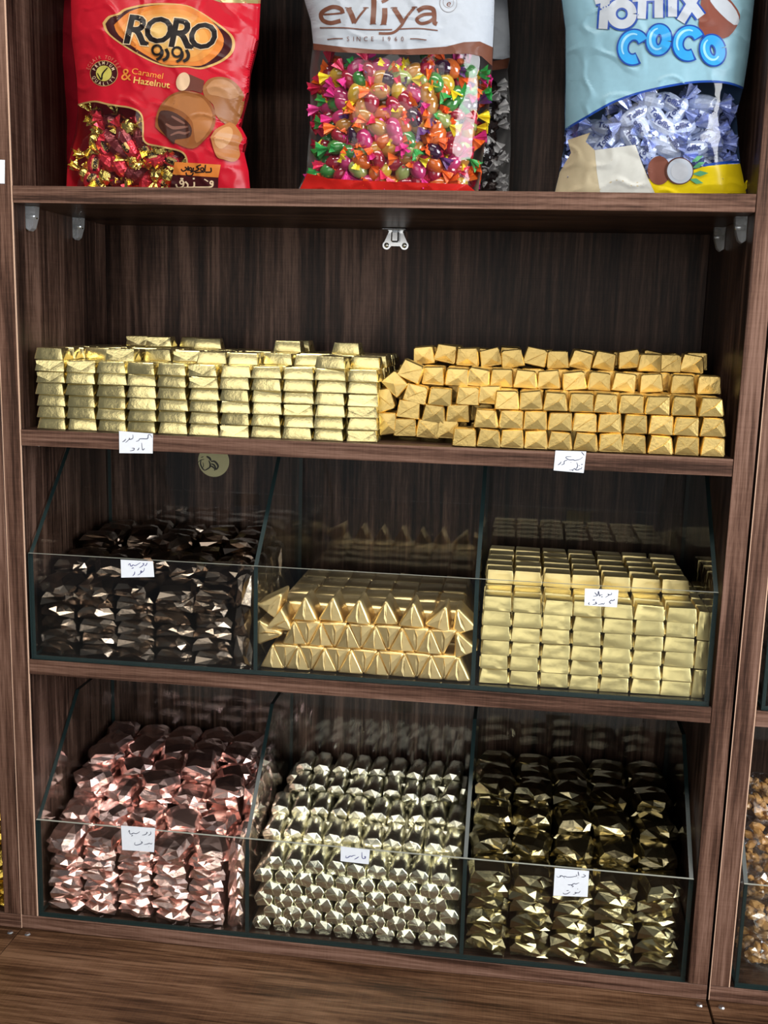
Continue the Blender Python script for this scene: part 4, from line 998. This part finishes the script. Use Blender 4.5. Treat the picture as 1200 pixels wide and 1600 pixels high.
fill(B2b, lambda v: (720, 797), (118, 290), 25, 20, .010, .25, f_dark, .028)

# ---- blue bag of coconut toffees
blue = pm('pale_blue_print', (.26,.46,.56), .28); navy = pm('navy_line', (.012,.06,.33), .25); yel = pm('yellow_print', (.80,.60,.01), .22)
z6 = lambda p: (820+p[0]/3.158, p[1]/3.158)
Lt_ = [(872,-95),(875,-40),(877,0),(883,47),(883,127),(882,203),(883,222),(875,262),(866,302)]
Rt_ = [(1186,-95),(1184,-40),(1179,0),(1171,79),(1162,136),(1151,177),(1154,222),(1157,260),(1167,302)]
B3 = Bag('candy_bag', 'big pale blue bag of coconut toffees at right on top shelf', Lt_, Rt_, .014, .110, pm('blue_back', (.10,.2,.35), .3), 2.2)
arcp = [(883,203)]+[z6(p) for p in ((240,615),(300,580),(360,545),(420,512),(490,483),(560,460),(660,435),(760,416),(840,405),(920,402),(990,408),(1040,420),(1078,436))]
B3.poly('printed_front', [(873,-92),(876,-40),(878,0),(884,47),(884,127)]+arcp+[(1170.5,79),(1178.5,0),(1183,-40),(1185,-92)], blue)
B3.strokes('blue_line', [(arcp, 3.4)], navy)
B3.poly('yellow_base', [z6(p) for p in ((560,884),(700,878),(800,850),(880,822),(980,812),(1062,808),(1075,870),(1092,955),(560,955))], yel)
B3.strokes('blue_line', [([z6(p) for p in ((880,818),(970,804),(1060,800))], 3.6)], navy)
B3.poly('corner_tab', [z6(p) for p in ((1070,945),(1085,900),(1120,862),(1112,900),(1085,945))], yel)
wl_ = pm('cream_film', (.62,.52,.34), .25); 
B3.poly('cream_corner', [z6(p) for p in ((147,955),(172,850),(228,755),(210,692),(322,655),(300,700),(345,742),(420,740),(545,715),(575,800),(600,860),(640,955))], wl_)
B3.poly('white_patch', [z6(p) for p in ((345,742),(545,715),(575,800),(600,870),(642,955),(372,955),(355,850))], pm('ivory_print', (.72,.72,.66), .35))
pc = B3.ring('coconut_picture', *z6((662,842)), 18.0, 22.5, pm('coconut_husk', (.22,.075,.05), .45))
for a, b in (((820,800),(880,770)),((825,830),(890,800)),((825,860),(905,855)),((810,885),(880,905))):
    p0, p1 = z6(a), z6(b); q = z6(((a[0]+b[0])/2, (a[1]+b[1])/2+14)); q2 = z6(((a[0]+b[0])/2, (a[1]+b[1])/2-14))
    B3.poly('leaf', [p0, q, p1, q2], pm('leaf_green', (.10,.34,.16), .4), pc)
B3.ring('coconut_half', *z6((762,845)), 22.0, 21.5, pm('husk_dark', (.10,.04,.03), .4), pc); B3.ring('coconut_flesh', *z6((764,845)), 20.0, 19.6, white, pc); B3.ring('coconut_hollow', *z6((762,848)), 13.5, 13.8, pm('flesh_shade', (.50,.52,.56), .4), pc)
ck = B3.poly('coconut_piece', [z6(p) for p in ((880,-60),(960,-50),(1050,50),(1055,110),(1005,182),(940,190),(870,165),(858,90))], pm('husk_b', (.20,.055,.035), .35), curve=3)
B3.poly('coconut_flesh', [z6(p) for p in ((905,-40),(985,-10),(1042,55),(1057,110),(1030,125),(965,70),(915,10))], white, ck, curve=2)
tf = [([(345,8),(420,-12),(480,-25)], 34), ([(398,0),(390,70),(385,145)], 44), ([(478+52*math.cos(t), 70+52*math.sin(t)) for t in [2*math.pi*q/14 for q in range(15)]], 44), ([(660,-78),(610,-70),(582,-40),(578,30),(575,95)], 42), ([(530,-5),(650,-14)], 34), ([(740,-80),(690,-72),(662,-42),(660,20),(660,90)], 42), ([(728,-30),(728,85)], 44), ([(760,-60),(820,20),(868,85)], 44), ([(860,-60),(815,30),(768,108)], 44)]
B3.strokes('lettering_outline', [([z6(p) for p in a], (w+20)/3.158) for a, w in tf], navy, None); e_ = B3.strokes('lettering', [([z6(p) for p in a], w/3.158) for a, w in tf], white, None)
def arc(cx, cy, rx, ry, a0, a1, n=14, rot=0.): return [(cx+rx*math.cos(t)*math.cos(rot)-ry*math.sin(t)*math.sin(rot), cy+rx*math.cos(t)*math.sin(rot)+ry*math.sin(t)*math.cos(rot)) for t in [a0+(a1-a0)*q/n for q in range(n+1)]]
def cset(q): return [arc(535,235,52,62,-.75+q,-5.35-q,14,.25), arc(660,198,38,52,0,2*math.pi,14,.15), arc(808,216,54,62,-.75+q,-5.35-q,14,.25), arc(926,250,38,52,0,2*math.pi,14,-.25)]
co = cset(0)
B3.strokes('lettering_outline', [([z6(p) for p in a], 19.5) for a in cset(.13)], navy); B3.strokes('lettering', [([z6(p) for p in a], 14.5) for a in co], pm('sky_blue_print', (.035,.33,.72), .22))
B3.strokes('lettering_shine', [([z6((p[0]-4, p[1]-4)) for p in a[2:11]], 4.0) for a in co], pm('light_blue_print', (.30,.62,.85), .22), None, True)
M['wr_blue'] = foil('blue_white_wrapper', (.52,.60,.80), .28, .25, 140., .25, .25); M['wr_sil'] = foil('silver_blue_wrapper', (.42,.50,.85), .22, .35, 180., .3, .6)
b_bl = [ell_mesh('toffee_body', .0185, .0090, .0098, M['wr_blue'], 12, 8, k, .03) for k in range(3)]; t_bl = [twist_mesh('blue_end', 1.35, M['wr_sil'], k) for k in range(3)]
M['toff_print'] = plain('dark_blue_lettering', (.03,.05,.20), .4)
tl = tiny('toffee_lettering', 'Toffix', .0085, M['toff_print'])
def f_blue(layer):
    def fn(P, j, i):
        candy('coconut_toffee', rnd.choice(b_bl), rnd.choice(t_bl), .0175, P, (rnd.uniform(-.3,.3), rnd.uniform(-1.0,1.0), rnd.uniform(-.15,.15)), f'blue and white wrapped toffee, {ORD[min(j,14)]} row from bottom, {ORD[min(i,14)]} from left{layer}', 'toffee', 'coconut toffees inside the blue bag', [('lettering', tl)] if rnd.random() < .6 else [])
    return fn
def pxt(v): return (884+max(0, (203-v))*2.6 if v < 203 else 884, 1152)
fill(B3, pxt, (150, 288), 38, 19, .014, .22, f_blue(''), .034)
fill(B3, pxt, (152, 283), 42, 24, .028, .22, f_blue(' behind'), .034)
